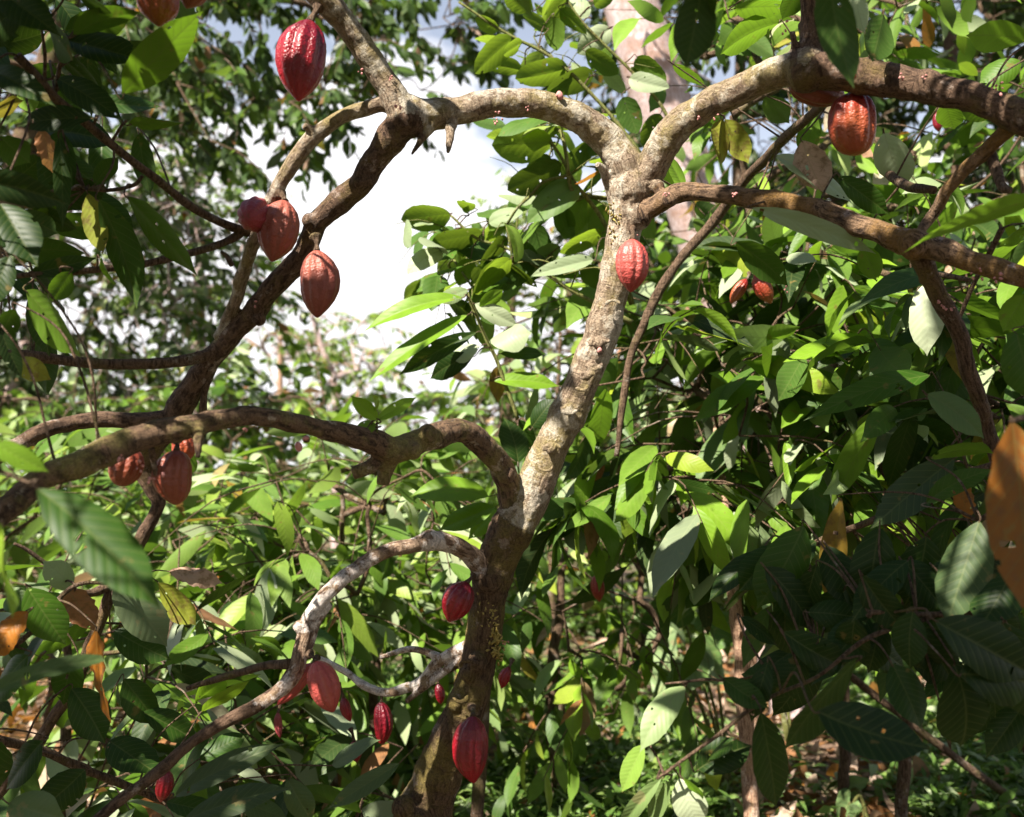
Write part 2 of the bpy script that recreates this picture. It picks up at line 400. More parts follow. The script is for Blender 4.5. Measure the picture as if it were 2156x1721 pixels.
LITS = []
def lit(x, y, d, r, smin): LITS.append((P(x, y, d), r, smin))
for a in [(880,230,2.44),(930,215,2.46),(980,205,2.48),(1030,200,2.5),(1080,195,2.52),(1130,200,2.54),(1180,212,2.56),(1230,240,2.57),(1275,285,2.58),(1310,335,2.58),(1330,400,2.58)]: lit(*a, .085, .12)
for y in range(440, 1060, 40): lit(np.interp(y, [440, 560, 700, 850, 1000, 1060], [1318, 1292, 1258, 1195, 1128, 1100]), y, 2.6, .085, .12)
for a in [(800,320,2.45),(760,375,2.48),(710,425,2.5),(740,225,2.44),(680,265,2.45),(620,325,2.46),(585,395,2.47),(600,450,2.44),(655,545,2.42),(680,560,2.42),(620,1400,2.3),(640,1320,2.36),(660,1290,2.36),(700,1235,2.4),(760,1190,2.44),(820,1155,2.47),(880,1140,2.5),(940,1145,2.54),(990,1180,2.6),(560,1470,2.3),(505,1500,2.28),
          (690,1430,2.26),(985,1560,2.5),(803,1520,2.84),(1325,555,2.46),(1800,260,2.3),(1400,340,2.5),(1440,270,2.46),(1500,225,2.44),(1590,180,2.4),(1900,165,2.22),(2040,190,2.16),(1400,420,2.5),(1460,405,2.46),(1640,425,2.38),(1780,460,2.3),(2020,540,2.16),(2110,570,2.1),(960,1350,2.7),(900,1400,2.8),(840,1440,2.84),(250,945,1.85),(330,915,1.92),(430,880,2.0),
          (380,1020,1.98),(1010,1240,2.62),(1030,1300,2.64),(860,1700,2.6),(930,1640,2.6),(690,40,2.36),(745,70,2.38),(1555,1250,3.4),(1560,1340,3.4),(1568,1420,3.4),(1550,1290,3.4)]: lit(*a, .07, .12)
for x in range(1380, 2100, 110):
    for y in range(560, 960, 110): lit(x + rng.uniform(-40, 40), y + rng.uniform(-40, 40), rng.uniform(3.3, 4.2), .14, .6)
for x in range(420, 1060, 100):
    for y in range(1000, 1520, 100): lit(x + rng.uniform(-30, 30), y + rng.uniform(-30, 30), rng.uniform(3.9, 4.8), .16, .6)
for x in range(900, 1300, 90):
    for y in range(60, 800, 90): lit(x, y, 3.5, .16, .8)
for x in range(1400, 2150, 125):
    for y in range(1480, 1730, 80): lit(x + rng.uniform(-40, 40), y, 1.5 / math.tan(math.atan((y - 860) / F) - PITCH), .16, .6)
for a in [(70,1180,1.4),(100,690,2.1),(200,470,2.2),(380,120,1.95),(430,60,1.95),(220,1430,2.3),(300,1300,2.5),(370,1280,2.7),(1410,1500,2.1),(1460,1680,2.05),(1335,1620,2.1),(2120,960,1.5),(2040,1270,2.0),(1950,680,2.5),(1830,450,1.7),(2000,460,1.7),(1545,300,2.6),(1640,810,2.5),(1760,1220,2.3),(200,1360,2.4),(1450,1050,3.6),(1520,1060,3.6),(1400,1100,3.6),
          (120,1500,3.5),(300,1420,3.5),(60,1380,3.5),(260,1250,3.3),(240,1600,3.5),(420,1460,3.5),(1150,1350,4.5),(1250,1300,4.5),(1200,1250,4.5),(1440,1340,5.1),(1430,1420,5.1),(1690,1310,6.2),(1550,1330,5.6)]: lit(*a, .10, .25)
def lit_mask(pos, thin=False):
    k = np.ones(len(pos), bool)
    for c, r, smin in LITS:
        v = pos - c; s = v @ SUN
        dist = np.linalg.norm(v - s[:, None] * SUN, axis=1)
        k &= ~((s > smin) & (dist < (0.035 if thin else r)))
    return k

def sprays(anchors, dirs, length, nleaf, lsize, ar, droop=0.55, curl=0.95, fold=0.32, kind='cacao', upn=1.0, jit=0.5):
    """twig lines + arrays of leaves along them"""
    m = len(anchors)
    tw = []; pos = []; D = []; Nn = []
    for i in range(m):
        ln = length * rng.uniform(0.6, 1.25)
        d = dirs[i]
        p0 = anchors[i]; p1 = p0 + d * ln * 0.5 + np.array([0, 0, 0.04 * ln]); p2 = p0 + d * ln + np.array([0, 0, -0.15 * ln])
        tw.append((p0, p1, p2))
        side = nrm(np.cross(d, [0, 0, 1]) + 1e-6)
        k = max(3, int(nleaf * rng.uniform(0.7, 1.3)))
        for j in range(k):
            t = 0.15 + 0.85 * (j + rng.uniform(0, .6)) / k
            t = min(t, 1.0)
            p = p0 * (1 - t) ** 2 + 2 * p1 * t * (1 - t) + p2 * t * t
            s = 1 if j % 2 else -1
            dd = d * rng.uniform(0.3, 1.0) + side * s * rng.uniform(0.4, 1.1) + np.array([0, 0, -droop * rng.uniform(0.2, 1.6)]) + rng.normal(size=3) * 0.25
            pos.append(p); D.append(dd)
            Nn.append(np.array([0, 0, upn]) + rng.normal(size=3) * jit)
    pos = np.array(pos); D = nrm(np.array(D)); Nn = np.array(Nn)
    n = len(pos)
    L = lsize * rng.uniform(0.6, 1.2, n)
    AR = ar * rng.uniform(0.85, 1.15, n)
    K = curl * rng.uniform(-0.2, 1.4, n); FO = fold * rng.uniform(0.2, 1.8, n)
    return tw, (pos, D, Nn, L, AR, K, FO)

def leaf_attr(n, idx, wither=0.04, pale=0.06, lo=0, hi=1):
    r = rng.uniform(lo, hi, n)
    g = np.where(rng.random(n) < wither, rng.uniform(0.02, 1, n), 0)
    b = np.where(rng.random(n) < pale, rng.uniform(0.15, 0.75, n), rng.uniform(0, 0.06, n))
    return np.stack([r, g, b], -1)[idx]

def make_crown(parent, anchors, mat, lsize, ar, nleaf=8, tlen=0.5, trunk_pts=None, trunk_r=None, bark=None, nu=5, kind='cacao', limbs=6, centre=None, wither=0.04, pale=0.06, droop=0.55,
               ripple=0.0, out=0.6, lo=0, hi=1, jit=0.5, upn=1.0, nv=1, limb_r=0.012, trunk_sides=14, curl=0.95, fold=0.32, twig_r=0.003, forks=True):
    anchors = np.asarray(anchors)
    c = anchors.mean(0) if centre is None else np.asarray(centre)
    dirs = nrm(nrm(anchors - c) * out + rand_dirs(len(anchors)) * np.array([1, 1, 0.5]))
    tw, arr = sprays(anchors, dirs, tlen, nleaf, lsize, ar, droop=droop, kind=kind, jit=jit, upn=upn, curl=curl, fold=fold)
    okl = lit_mask(arr[0] + arr[1] * arr[3][:, None] * .5); arr = tuple(a_[okl] for a_ in arr)
    V, Q, uv, idx = leaves_mesh(*arr, nu=nu, nv=nv, kind=kind, ripple=ripple)
    mesh_obj('crown', V, Q, mat, parent, uv=uv, attr=leaf_attr(len(arr[0]), idx, wither, pale, lo, hi))
    T = Tubes()
    for a, b, e in tw:
        T.line([a, b, e], [twig_r * 1.3, twig_r, twig_r * 0.5], 4, 3)
    if trunk_pts is not None and forks:
        tp = catmull(trunk_pts, 6); tp = tp[len(tp) // 3:] if len(tp) > 6 else tp
        na = len(anchors); dist = np.full(na, 9e9); par = np.zeros(na, int)
        D0 = np.linalg.norm(anchors[:, None] - tp[None], axis=2); dist = D0.min(1) * 1.0; par = -1 - D0.argmin(1)
        done = np.zeros(na, bool); order = []
        for _ in range(na):
            i = np.argmin(np.where(done, 9e9, dist)); done[i] = True; order.append(i)
            dn = np.linalg.norm(anchors - anchors[i], axis=1) * 1.12; m_ = (~done) & (dn < dist); dist[m_] = dn[m_]; par[m_] = i
        size = np.ones(na)
        for i in reversed(order):
            if par[i] >= 0: size[par[i]] += size[i]
        for i in order:
            s0 = anchors[par[i]] if par[i] >= 0 else tp[-1 - par[i]]
            r1 = max(twig_r * 1.3, limb_r * math.sqrt(size[i] / na) * 1.5); e = anchors[i]; L_ = np.linalg.norm(e - s0)
            mid = (s0 + e) / 2 + rng.normal(size=3) * L_ * .09 + np.array([0, 0, .05 * L_])
            T.line([s0, mid, e], [r1 * 1.15, r1 * 1.05, r1], 6 if r1 > .01 else 4, 3)
    T.build('branches', bark or M_TWIG, parent)
    if trunk_pts is not None and trunk_r is not None:
        T = Tubes(); T.line(trunk_pts, trunk_r, trunk_sides, 8, wob=0.015); T.build('trunk', bark or M_TWIG, parent)

def boxpts(n, x0, x1, y0, y1, d0, d1, poly=None, clump=0.0):
    out = []
    while len(out) < n:
        x, y, d = rng.uniform(x0, x1), rng.uniform(y0, y1), rng.uniform(d0, d1)
        if poly is not None and not inpoly(x, y, poly): continue
        if clump and noise.noise(Vector((x / 130, y / 110, d * 0.9))) < rng.uniform(-0.6, 0.5) * clump: continue
        p = P(x, y, d)
        if p[2] < 0.1: continue
        out.append(p)
    return np.array(out)

def inpoly(x, y, poly):
    c = False; j = len(poly) - 1
    for i in range(len(poly)):
        xi, yi = poly[i]; xj, yj = poly[j]
        if (yi > y) != (yj > y) and x < (xj - xi) * (y - yi) / (yj - yi) + xi: c = not c
        j = i
    return c

def gpt(x, d):
    """ground point under sketch column x at depth d"""
    p = P(x, 860, d); return np.array([p[0], p[1], ground_z(p[0], p[1])])

def ground_z(x, y):
    return 0.03 * math.sin(x * 0.9 + 1) * math.cos(y * 0.6) + 0.012 * max(0, y - 6) + 0.05 * noise.noise(Vector((x * 0.5, y * 0.5, 0)))


# ================================================================== MAIN TREE
main = thing('cacao_tree', 'large gnarled cacao tree with arching lichen-covered branches carrying red pods, in the centre', 'tree',
             loc=tuple(gpt(880, 2.75)))
# name, material, [(x, y, r, depth)]
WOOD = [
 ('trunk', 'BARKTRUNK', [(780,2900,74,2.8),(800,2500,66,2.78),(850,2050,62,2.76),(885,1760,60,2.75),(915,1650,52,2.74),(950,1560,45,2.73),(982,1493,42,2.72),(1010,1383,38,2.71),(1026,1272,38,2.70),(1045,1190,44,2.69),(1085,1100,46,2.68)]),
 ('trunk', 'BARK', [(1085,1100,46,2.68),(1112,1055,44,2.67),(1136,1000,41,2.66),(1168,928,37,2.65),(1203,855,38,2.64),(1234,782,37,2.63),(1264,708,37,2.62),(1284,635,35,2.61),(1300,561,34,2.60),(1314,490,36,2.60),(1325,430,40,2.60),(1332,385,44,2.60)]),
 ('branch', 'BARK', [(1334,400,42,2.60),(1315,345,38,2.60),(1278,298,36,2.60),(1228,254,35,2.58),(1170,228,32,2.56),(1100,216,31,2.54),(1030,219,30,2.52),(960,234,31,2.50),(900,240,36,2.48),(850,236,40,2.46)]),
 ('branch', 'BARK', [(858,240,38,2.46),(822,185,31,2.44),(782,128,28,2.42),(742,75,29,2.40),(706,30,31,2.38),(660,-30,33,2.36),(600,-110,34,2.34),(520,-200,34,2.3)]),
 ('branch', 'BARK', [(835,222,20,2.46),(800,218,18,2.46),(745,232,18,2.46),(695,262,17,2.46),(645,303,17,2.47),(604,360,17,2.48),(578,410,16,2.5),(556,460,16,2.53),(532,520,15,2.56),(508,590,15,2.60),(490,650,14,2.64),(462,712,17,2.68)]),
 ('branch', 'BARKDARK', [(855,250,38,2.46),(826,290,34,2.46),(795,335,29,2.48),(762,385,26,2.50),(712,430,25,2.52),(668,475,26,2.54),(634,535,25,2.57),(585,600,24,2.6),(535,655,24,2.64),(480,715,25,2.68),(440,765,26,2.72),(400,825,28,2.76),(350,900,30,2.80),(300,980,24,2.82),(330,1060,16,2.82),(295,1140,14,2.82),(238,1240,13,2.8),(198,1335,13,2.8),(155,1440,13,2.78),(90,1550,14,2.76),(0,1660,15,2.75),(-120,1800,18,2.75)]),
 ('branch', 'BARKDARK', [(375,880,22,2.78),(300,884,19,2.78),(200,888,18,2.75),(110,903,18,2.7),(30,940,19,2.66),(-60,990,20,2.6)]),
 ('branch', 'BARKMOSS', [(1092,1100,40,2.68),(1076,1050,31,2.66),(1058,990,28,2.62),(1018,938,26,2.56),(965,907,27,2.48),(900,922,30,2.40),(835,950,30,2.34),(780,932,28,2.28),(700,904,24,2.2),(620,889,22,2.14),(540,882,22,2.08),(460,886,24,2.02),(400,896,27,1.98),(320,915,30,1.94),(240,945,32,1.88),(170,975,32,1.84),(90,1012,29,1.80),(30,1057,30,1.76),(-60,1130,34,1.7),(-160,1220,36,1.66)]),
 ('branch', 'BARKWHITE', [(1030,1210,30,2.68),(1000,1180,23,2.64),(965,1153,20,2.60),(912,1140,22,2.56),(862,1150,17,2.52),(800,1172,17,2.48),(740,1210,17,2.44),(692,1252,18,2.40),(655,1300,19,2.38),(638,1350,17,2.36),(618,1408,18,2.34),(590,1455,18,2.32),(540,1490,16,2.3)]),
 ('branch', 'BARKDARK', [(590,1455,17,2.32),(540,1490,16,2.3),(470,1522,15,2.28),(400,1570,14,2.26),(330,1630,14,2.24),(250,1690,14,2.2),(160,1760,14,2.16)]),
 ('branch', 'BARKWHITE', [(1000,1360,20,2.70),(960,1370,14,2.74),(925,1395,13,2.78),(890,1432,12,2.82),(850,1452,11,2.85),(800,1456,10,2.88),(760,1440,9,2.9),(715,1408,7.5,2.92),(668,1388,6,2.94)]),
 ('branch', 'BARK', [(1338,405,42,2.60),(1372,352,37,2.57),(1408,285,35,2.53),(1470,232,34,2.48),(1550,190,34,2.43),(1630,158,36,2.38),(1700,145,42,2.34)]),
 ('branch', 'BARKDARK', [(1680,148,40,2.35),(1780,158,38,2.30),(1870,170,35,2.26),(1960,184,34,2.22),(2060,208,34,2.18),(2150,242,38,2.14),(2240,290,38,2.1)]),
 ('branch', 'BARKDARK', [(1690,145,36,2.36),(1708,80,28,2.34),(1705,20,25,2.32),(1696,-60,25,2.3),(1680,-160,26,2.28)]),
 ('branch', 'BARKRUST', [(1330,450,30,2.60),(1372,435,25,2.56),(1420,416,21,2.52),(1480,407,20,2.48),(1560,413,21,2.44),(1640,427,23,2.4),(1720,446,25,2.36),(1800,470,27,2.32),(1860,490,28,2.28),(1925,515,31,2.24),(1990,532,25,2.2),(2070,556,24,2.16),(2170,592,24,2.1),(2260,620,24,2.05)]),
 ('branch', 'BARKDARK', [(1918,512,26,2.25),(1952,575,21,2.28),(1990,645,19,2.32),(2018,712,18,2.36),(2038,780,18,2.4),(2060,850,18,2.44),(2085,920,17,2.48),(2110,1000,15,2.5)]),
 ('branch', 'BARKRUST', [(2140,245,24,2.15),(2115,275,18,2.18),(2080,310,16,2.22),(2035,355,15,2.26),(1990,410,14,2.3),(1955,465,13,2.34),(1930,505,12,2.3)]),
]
STUBS = [  # parent index in WOOD, points
 (7, [(835,950,22,2.34),(805,965,18,2.33),(775,985,16,2.31),(742,998,14,2.3)]),
 (7, [(825,955,22,2.35),(812,990,17,2.35),(806,1022,14,2.35)]),
 (2, [(952,250,16,2.49),(948,275,11,2.46),(946,300,8,2.44),(943,322,5,2.42)]),
 (2, [(910,255,18,2.47),(895,280,12,2.45),(880,305,6,2.43),(866,326,2.5,2.42)]),
 (1, [(1300,430,18,2.60),(1280,385,12,2.59),(1268,355,9,2.57),(1256,347,7,2.55)]),
 (4, [(668,286,12,2.46),(652,272,9,2.45),(640,264,8,2.44)]),
 (8, [(690,1270,13,2.4),(668,1310,10,2.38),(655,1350,9,2.37),(645,1385,7,2.36)]),
 (9, [(925,1385,10,2.78),(895,1372,8,2.8),(855,1368,7,2.8),(800,1385,5,2.82)]),
 (9, [(990,1382,12,2.71),(940,1412,9,2.76),(895,1445,8,2.8),(855,1478,6,2.82)]),
 (7, [(418,905,16,1.98),(418,935,9,1.96),(416,965,7,1.95)]) ,
 (10, [(1660,140,14,2.36),(1672,100,8,2.34),(1668,66,6,2.33)]),
 (10, [(1790,140,12,2.28),(1830,128,8,2.27),(1862,134,5,2.27)]),
 (0, [(880,1690,30,2.73),(850,1700,18,2.7),(838,1725,12,2.7)]),
]
skel = []
def pl(rows, per=7):
    C = catmull([P(x, y, d) for x, y, r, d in rows], per)
    rr = catmull([[r * d / F, 0, 0] for x, y, r, d in rows], per)[:, 0]
    return C, np.maximum(rr, 0.002)
TW = Tubes()
for k0, (nm, mt, rows) in enumerate(WOOD):
    C, R = pl(rows)
    jit = np.array([noise.noise(Vector(c * 13)) for c in C]); R2 = R * (1 + jit * (0.06 if k0 < 2 else .16))
    R2 = R2 * (.98 if k0 < 2 else .93) * (1 + .13 * np.clip(np.array([noise.noise(Vector(c * 34)) for c in C]), 0, 1))
    C2 = C + np.array([[noise.noise(Vector(c * 8 + k * 17)) + .45 * noise.noise(Vector(c * 21 + k * 7)) for k in range(3)] for c in C]) * (.004 if k0 < 2 else .009)
    TW.add(C2, R2, 20); skel.append((C2, R2))
for pi, rows in STUBS:
    C, R = pl(rows); TW.add(C, R, 12)
# swollen knots, burls and pod scars
def ball(tb, c, r, sq=(1, 1, 1)):
    t = np.linspace(0.02, math.pi - 0.02, 9)
    tb.add(np.stack([np.full(9, c[0]), np.full(9, c[1]), c[2] - np.cos(t) * r], -1), np.sin(t) * r, 10)
for x, y, r, d in [(1330,400,46,2.59),(1345,455,30,2.575),(862,250,42,2.45),(1700,150,46,2.33),(1925,515,34,2.22),(1262,722,15,2.555),(1246,768,12,2.56),(1236,792,10,2.56),(1197,860,12,2.575),
                   (1160,945,13,2.59),(905,1138,24,2.54),(1080,1110,50,2.67),(1030,1215,38,2.67),(1005,1395,22,2.66),(985,1420,18,2.66),(960,1480,20,2.68),(650,465,16,2.52),(775,380,16,2.48),(758,385,15,2.48),(545,672,15,2.62),
                   (630,1320,14,2.36),(645,925,9,2.12),(1410,420,17,2.51),(1385,395,16,2.55),(1480,225,20,2.44),(900,915,22,2.37),(870,950,20,2.34),(980,915,18,2.49),(1065,1000,20,2.6),(850,1700,26,2.68),(880,1725,30,2.68),(500,880,14,2.04)]:
    ball(TW, P(x, y, d), r * d / F)
for x, y, r, d, a0 in [(1262,722,20,2.548,20),(1250,768,17,2.553,190),(1238,792,14,2.553,30),(1199,862,17,2.567,170),(1162,945,18,2.58,15),(1150,985,13,2.59,200),(1290,640,13,2.545,10),(1225,815,12,2.56,200),(985,1400,16,2.63,20),(970,1470,15,2.63,190)]:
    aa = np.radians(a0 + np.linspace(-20, 200, 12)); TW.add(np.array([P(x + r * math.cos(t_), y - .55 * r * math.sin(t_), d) for t_ in aa]), np.full(12, 4.6 * d / F), 8)
for k in range(90):      # small flower cushions and twig scars all over the limbs
    C, R = skel[rng.integers(2, len(skel))]
    i = rng.integers(0, len(C)); a = rand_dirs(1)[0]
    ball(TW, C[i] + a * R[i] * 0.88, R[i] * rng.uniform(0.18, 0.38))
V, q, t, b = np.vstack(TW.V), np.vstack(TW.q), np.vstack(TW.t), None
tmp = mesh_obj('tmp_wood', V, [q, t], None)
mod = tmp.modifiers.new('r', 'REMESH'); mod.mode = 'VOXEL'; mod.voxel_size = 0.0036; mod.adaptivity = 0
mod = tmp.modifiers.new('s', 'SMOOTH'); mod.factor = 0.6; mod.iterations = 4
dg = bpy.context.evaluated_depsgraph_get(); ev = tmp.evaluated_get(dg); me = ev.to_mesh()
nv_ = len(me.vertices); V = np.empty(nv_ * 3, np.float32); me.vertices.foreach_get('co', V); V = V.reshape(-1, 3).astype(float)
NV = np.empty(nv_ * 3, np.float32); me.vertices.foreach_get('normal', NV); NV = NV.reshape(-1, 3).astype(float)
nl_ = len(me.loops); li = np.empty(nl_, np.int32); me.loops.foreach_get('vertex_index', li)
q = li.reshape(-1, 4) if nl_ == 4 * len(me.polygons) else np.array([list(p.vertices) for p in me.polygons if len(p.vertices) == 4])
ev.to_mesh_clear(); bpy.data.objects.remove(tmp)
# nearest limb
bestd = np.full(nv_, 9e9); best = np.zeros(nv_, int); bs_ = np.zeros(nv_); brad = np.zeros(nv_); cen = np.zeros((nv_, 3))
for k, (C, R) in enumerate(skel):
    s = np.concatenate([[0], np.cumsum(np.linalg.norm(np.diff(C, axis=0), axis=1))])
    lo, hi = C.min(0) - 0.2, C.max(0) + 0.2
    idx = np.where(((V > lo) & (V < hi)).all(1))[0]
    for ch in np.array_split(idx, max(1, len(idx) // 20000)):
        for i in range(len(C) - 1):
            A, B = C[i], C[i + 1]; AB = B - A; tt = np.clip(((V[ch] - A) @ AB) / (AB @ AB), 0, 1)
            c = A + tt[:, None] * AB; dd = np.linalg.norm(V[ch] - c, axis=1); rr = R[i] + (R[i + 1] - R[i]) * tt
            e = dd - rr; m = e < bestd[ch]
            w = ch[m]; bestd[w] = e[m]; best[w] = k; bs_[w] = s[i] + tt[m] * (s[i + 1] - s[i]); brad[w] = rr[m]; cen[w] = c[m]
# bark relief
disp = np.empty(nv_)
for i in range(nv_):
    v = V[i]
    n1 = noise.noise((v[0] * 22, v[1] * 22, v[2] * 22)); n2 = noise.noise((v[0] * 60, v[1] * 60, v[2] * 60)); n3 = noise.noise((v[0] * 140, v[1] * 140, v[2] * 140))
    disp[i] = n1 * 0.5 + n2 * 0.38 + (abs(n3) - 0.2) * 0.35
amp = np.clip(brad * 0.10, 0.0012, 0.0050)
V2 = V + NV * (disp * amp)[:, None]
radial = V - cen
bkv = np.stack([radial @ np.array([1, 0, 0.3]), radial @ np.array([0, 1, 0.3]), bs_], -1)
# axis-aligned frame per limb for the fissures
# vertex normals of the displaced surface
fn = np.cross(V2[q[:, 2]] - V2[q[:, 0]], V2[q[:, 3]] - V2[q[:, 1]])
vn = np.zeros_like(V2)
for k in range(4): np.add.at(vn, q[:, k], fn)
vn = nrm(vn)
branch_objs = []
for k in range(len(skel)):
    fm = best[q[:, 0]] == k
    fq = q[fm]
    if not len(fq): continue
    uniq, inv = np.unique(fq.ravel(), return_inverse=True)
    nm, mt, rows = WOOD[k]
    o = mesh_obj(nm if k != 1 else 'upper_trunk', V2[uniq], inv.reshape(-1, 4), globals()['M_' + mt], main, attr2=bkv[uniq], normals=vn[uniq])
    branch_objs.append(o)
allC = np.vstack([c for c, r in skel])

# thinner twigs of the main tree
TWIGS = [
 [(522,488,11,2.55),(480,475,9,2.5),(420,445,9,2.42),(330,380,9,2.32),(240,310,9,2.22),(180,260,10,2.16),(120,210,10,2.1),(80,165,10,2.06),(35,118,10,2.02)],
 [(515,480,9,2.55),(495,500,9,2.52),(460,518,8,2.48),(380,540,8,2.4),(280,560,7.5,2.32),(160,572,7,2.24),(70,577,6,2.2),(-20,590,6,2.2)],
 [(462,735,16,2.7),(430,750,13,2.68),(350,764,12,2.62),(250,768,12,2.56),(150,762,12,2.5),(50,750,12,2.45),(-40,740,12,2.4)],
 [(430,870,9,2.74),(432,835,7,2.74),(440,800,6,2.73)],
 [(330,1020,5,2.0),(322,980,6,1.98),(318,945,7,1.96)],
 [(610,1398,11,2.33),(560,1402,9,2.36),(500,1418,8,2.4),(440,1436,7,2.44),(395,1450,5,2.46)],
 [(1752,205,9,2.5),(1720,232,10,2.6),(1660,285,11,2.8),(1600,345,11,3.0),(1560,390,11,3.1),(1500,470,11,3.2),(1430,550,10,3.2),(1390,610,11,3.2),(1360,670,10,3.2),(1330,740,9,3.2),(1315,820,8,3.2),(1305,900,7,3.2),(1298,960,6,3.2)],
 [(490,560,6,2.6),(478,540,5,2.6),(465,530,4,2.6)],
 [(66,168,4,2.08),(45,165,4,2.05),(25,140,3,2.03)], [(95,180,4,2.1),(96,120,4,2.05),(88,60,3,2.0)],
 [(115,205,4,2.12),(128,140,4,2.08),(135,95,3,2.05)], [(195,270,3.5,2.18),(205,245,3,2.16),(212,235,3,2.15)], [(232,306,3.5,2.22),(255,270,3,2.2),(268,255,3,2.2)],
 [(300,372,4,2.3),(280,392,4,2.3),(230,402,4,2.3),(180,400,3,2.3)],
 [(235,1232,11,2.8),(190,1250,8,2.75),(150,1240,6,2.7),(110,1200,5,2.66),(60,1160,4,2.62),(30,1145,3,2.6)],
 [(2085,325,12,2.24),(2100,360,12,2.2),(2112,395,10,2.16),(2128,402,8,2.14)],
 [(2110,480,7,2.3),(2080,540,6,2.35),(2050,600,5,2.4),(2010,690,4,2.45)],
 [(1840,570,7,2.9),(1900,585,7,2.8),(1975,580,6,2.7),(2040,590,5,2.6)],
 [(1855,345,9,2.7),(1870,365,10,2.65),(1905,390,11,2.5),(1965,400,9,2.35)],
]
for rows in TWIGS:
    T = Tubes(); T.line([P(x, y, d) for x, y, r, d in rows], [r * d / F for x, y, r, d in rows], 9, 6, wob=0.004)
    T.build('twig', M_TWIG, main)

# ---- flower cushions and moss
def buds(parent, c, n, spread, size, mat, name='flower_cluster', stalk=0.0):
    T = Tubes()
    for k in range(n):
        a = rand_dirs(1)[0]; p = c + a * spread * rng.uniform(0.3, 1)
        if stalk: T.add(np.array([c, (c + p) / 2, p]), np.array([0.0006, .0006, .0006]), 4)
        r = size * rng.uniform(0.6, 1.3); ax = nrm(a + np.array([0, 0, -.8]))
        tt = np.linspace(0.05, math.pi - 0.05, 6)
        T.add(p + np.outer(-np.cos(tt), ax) * r * 1.4, np.sin(tt) * r, 7)
    T.build(name, mat, parent)
for x, y, d, n, s in [(1048,246,2.46,5,.02),(1040,255,2.45,4,.012),(822,165,2.4,5,.012),(840,220,2.38,4,.014),(760,150,2.38,4,.012),(1897,161,2.2,4,.012),(1945,162,2.19,3,.008),(2100,190,2.12,6,.02),(1542,412,2.4,5,.012),(1470,250,2.4,3,.01),
                      (1505,250,2.4,4,.014),(1405,410,2.45,4,.012),(2060,575,2.1,6,.02),(2100,590,2.08,6,.02),(1655,610,2.3,3,.01),(1985,640,2.26,5,.015),(2000,655,2.26,4,.015),(318,1010,1.9,4,.014),(340,1000,1.92,3,.01),(296,985,1.88,4,.015),
                      (255,960,1.84,4,.012),(535,640,2.58,3,.01),(1650,60,2.3,5,.02),(1345,505,2.55,4,.012),(1110,228,2.5,3,.01),(1065,1350,2.66,4,.012),(520,905,2.03,3,.01)]:
    buds(main, P(x, y, d), n, s, 0.0026, M_FLOWER)
for x, y, d in [(1795,157,2.22),(1178,200,2.52),(645,925,2.1),(628,940,2.1),(1262,735,2.54)]:
    buds(main, P(x, y, d), 2, 0.004, 0.007, M_BUD if y < 200 else M_FLOWER, 'flower_bud')
T = Tubes()
for k in range(230):
    t = rng.random(); x = 1008 + 42 * t + rng.normal() * 7; y = 1215 + 170 * t + rng.normal() * 6
    p = P(x, y, 2.665 + rng.uniform(-.004, .012)); a = nrm(np.array([rng.normal() * .5 + .3, -.8, rng.normal() * .5 + .5]))
    T.add(np.array([p, p + a * 0.010, p + a * 0.018]), np.array([0.0042, 0.003, 0.0006]), 5)
T.build('moss', M_MOSS, main); T = Tubes()
for k in range(150):
    t = rng.random(); x = 1306 + 18 * rng.normal() * 0.6; y = 430 + 90 * t; p = P(x, y, 2.57 + rng.uniform(-.004, .012)); a = nrm(np.array([rng.normal() * .5, -.8, rng.normal() * .5 + .3]))
    T.add(np.array([p, p + a * 0.007, p + a * 0.012]), np.array([0.003, 0.002, 0.0005]), 5)
T.build('moss', M_MOSS, main)

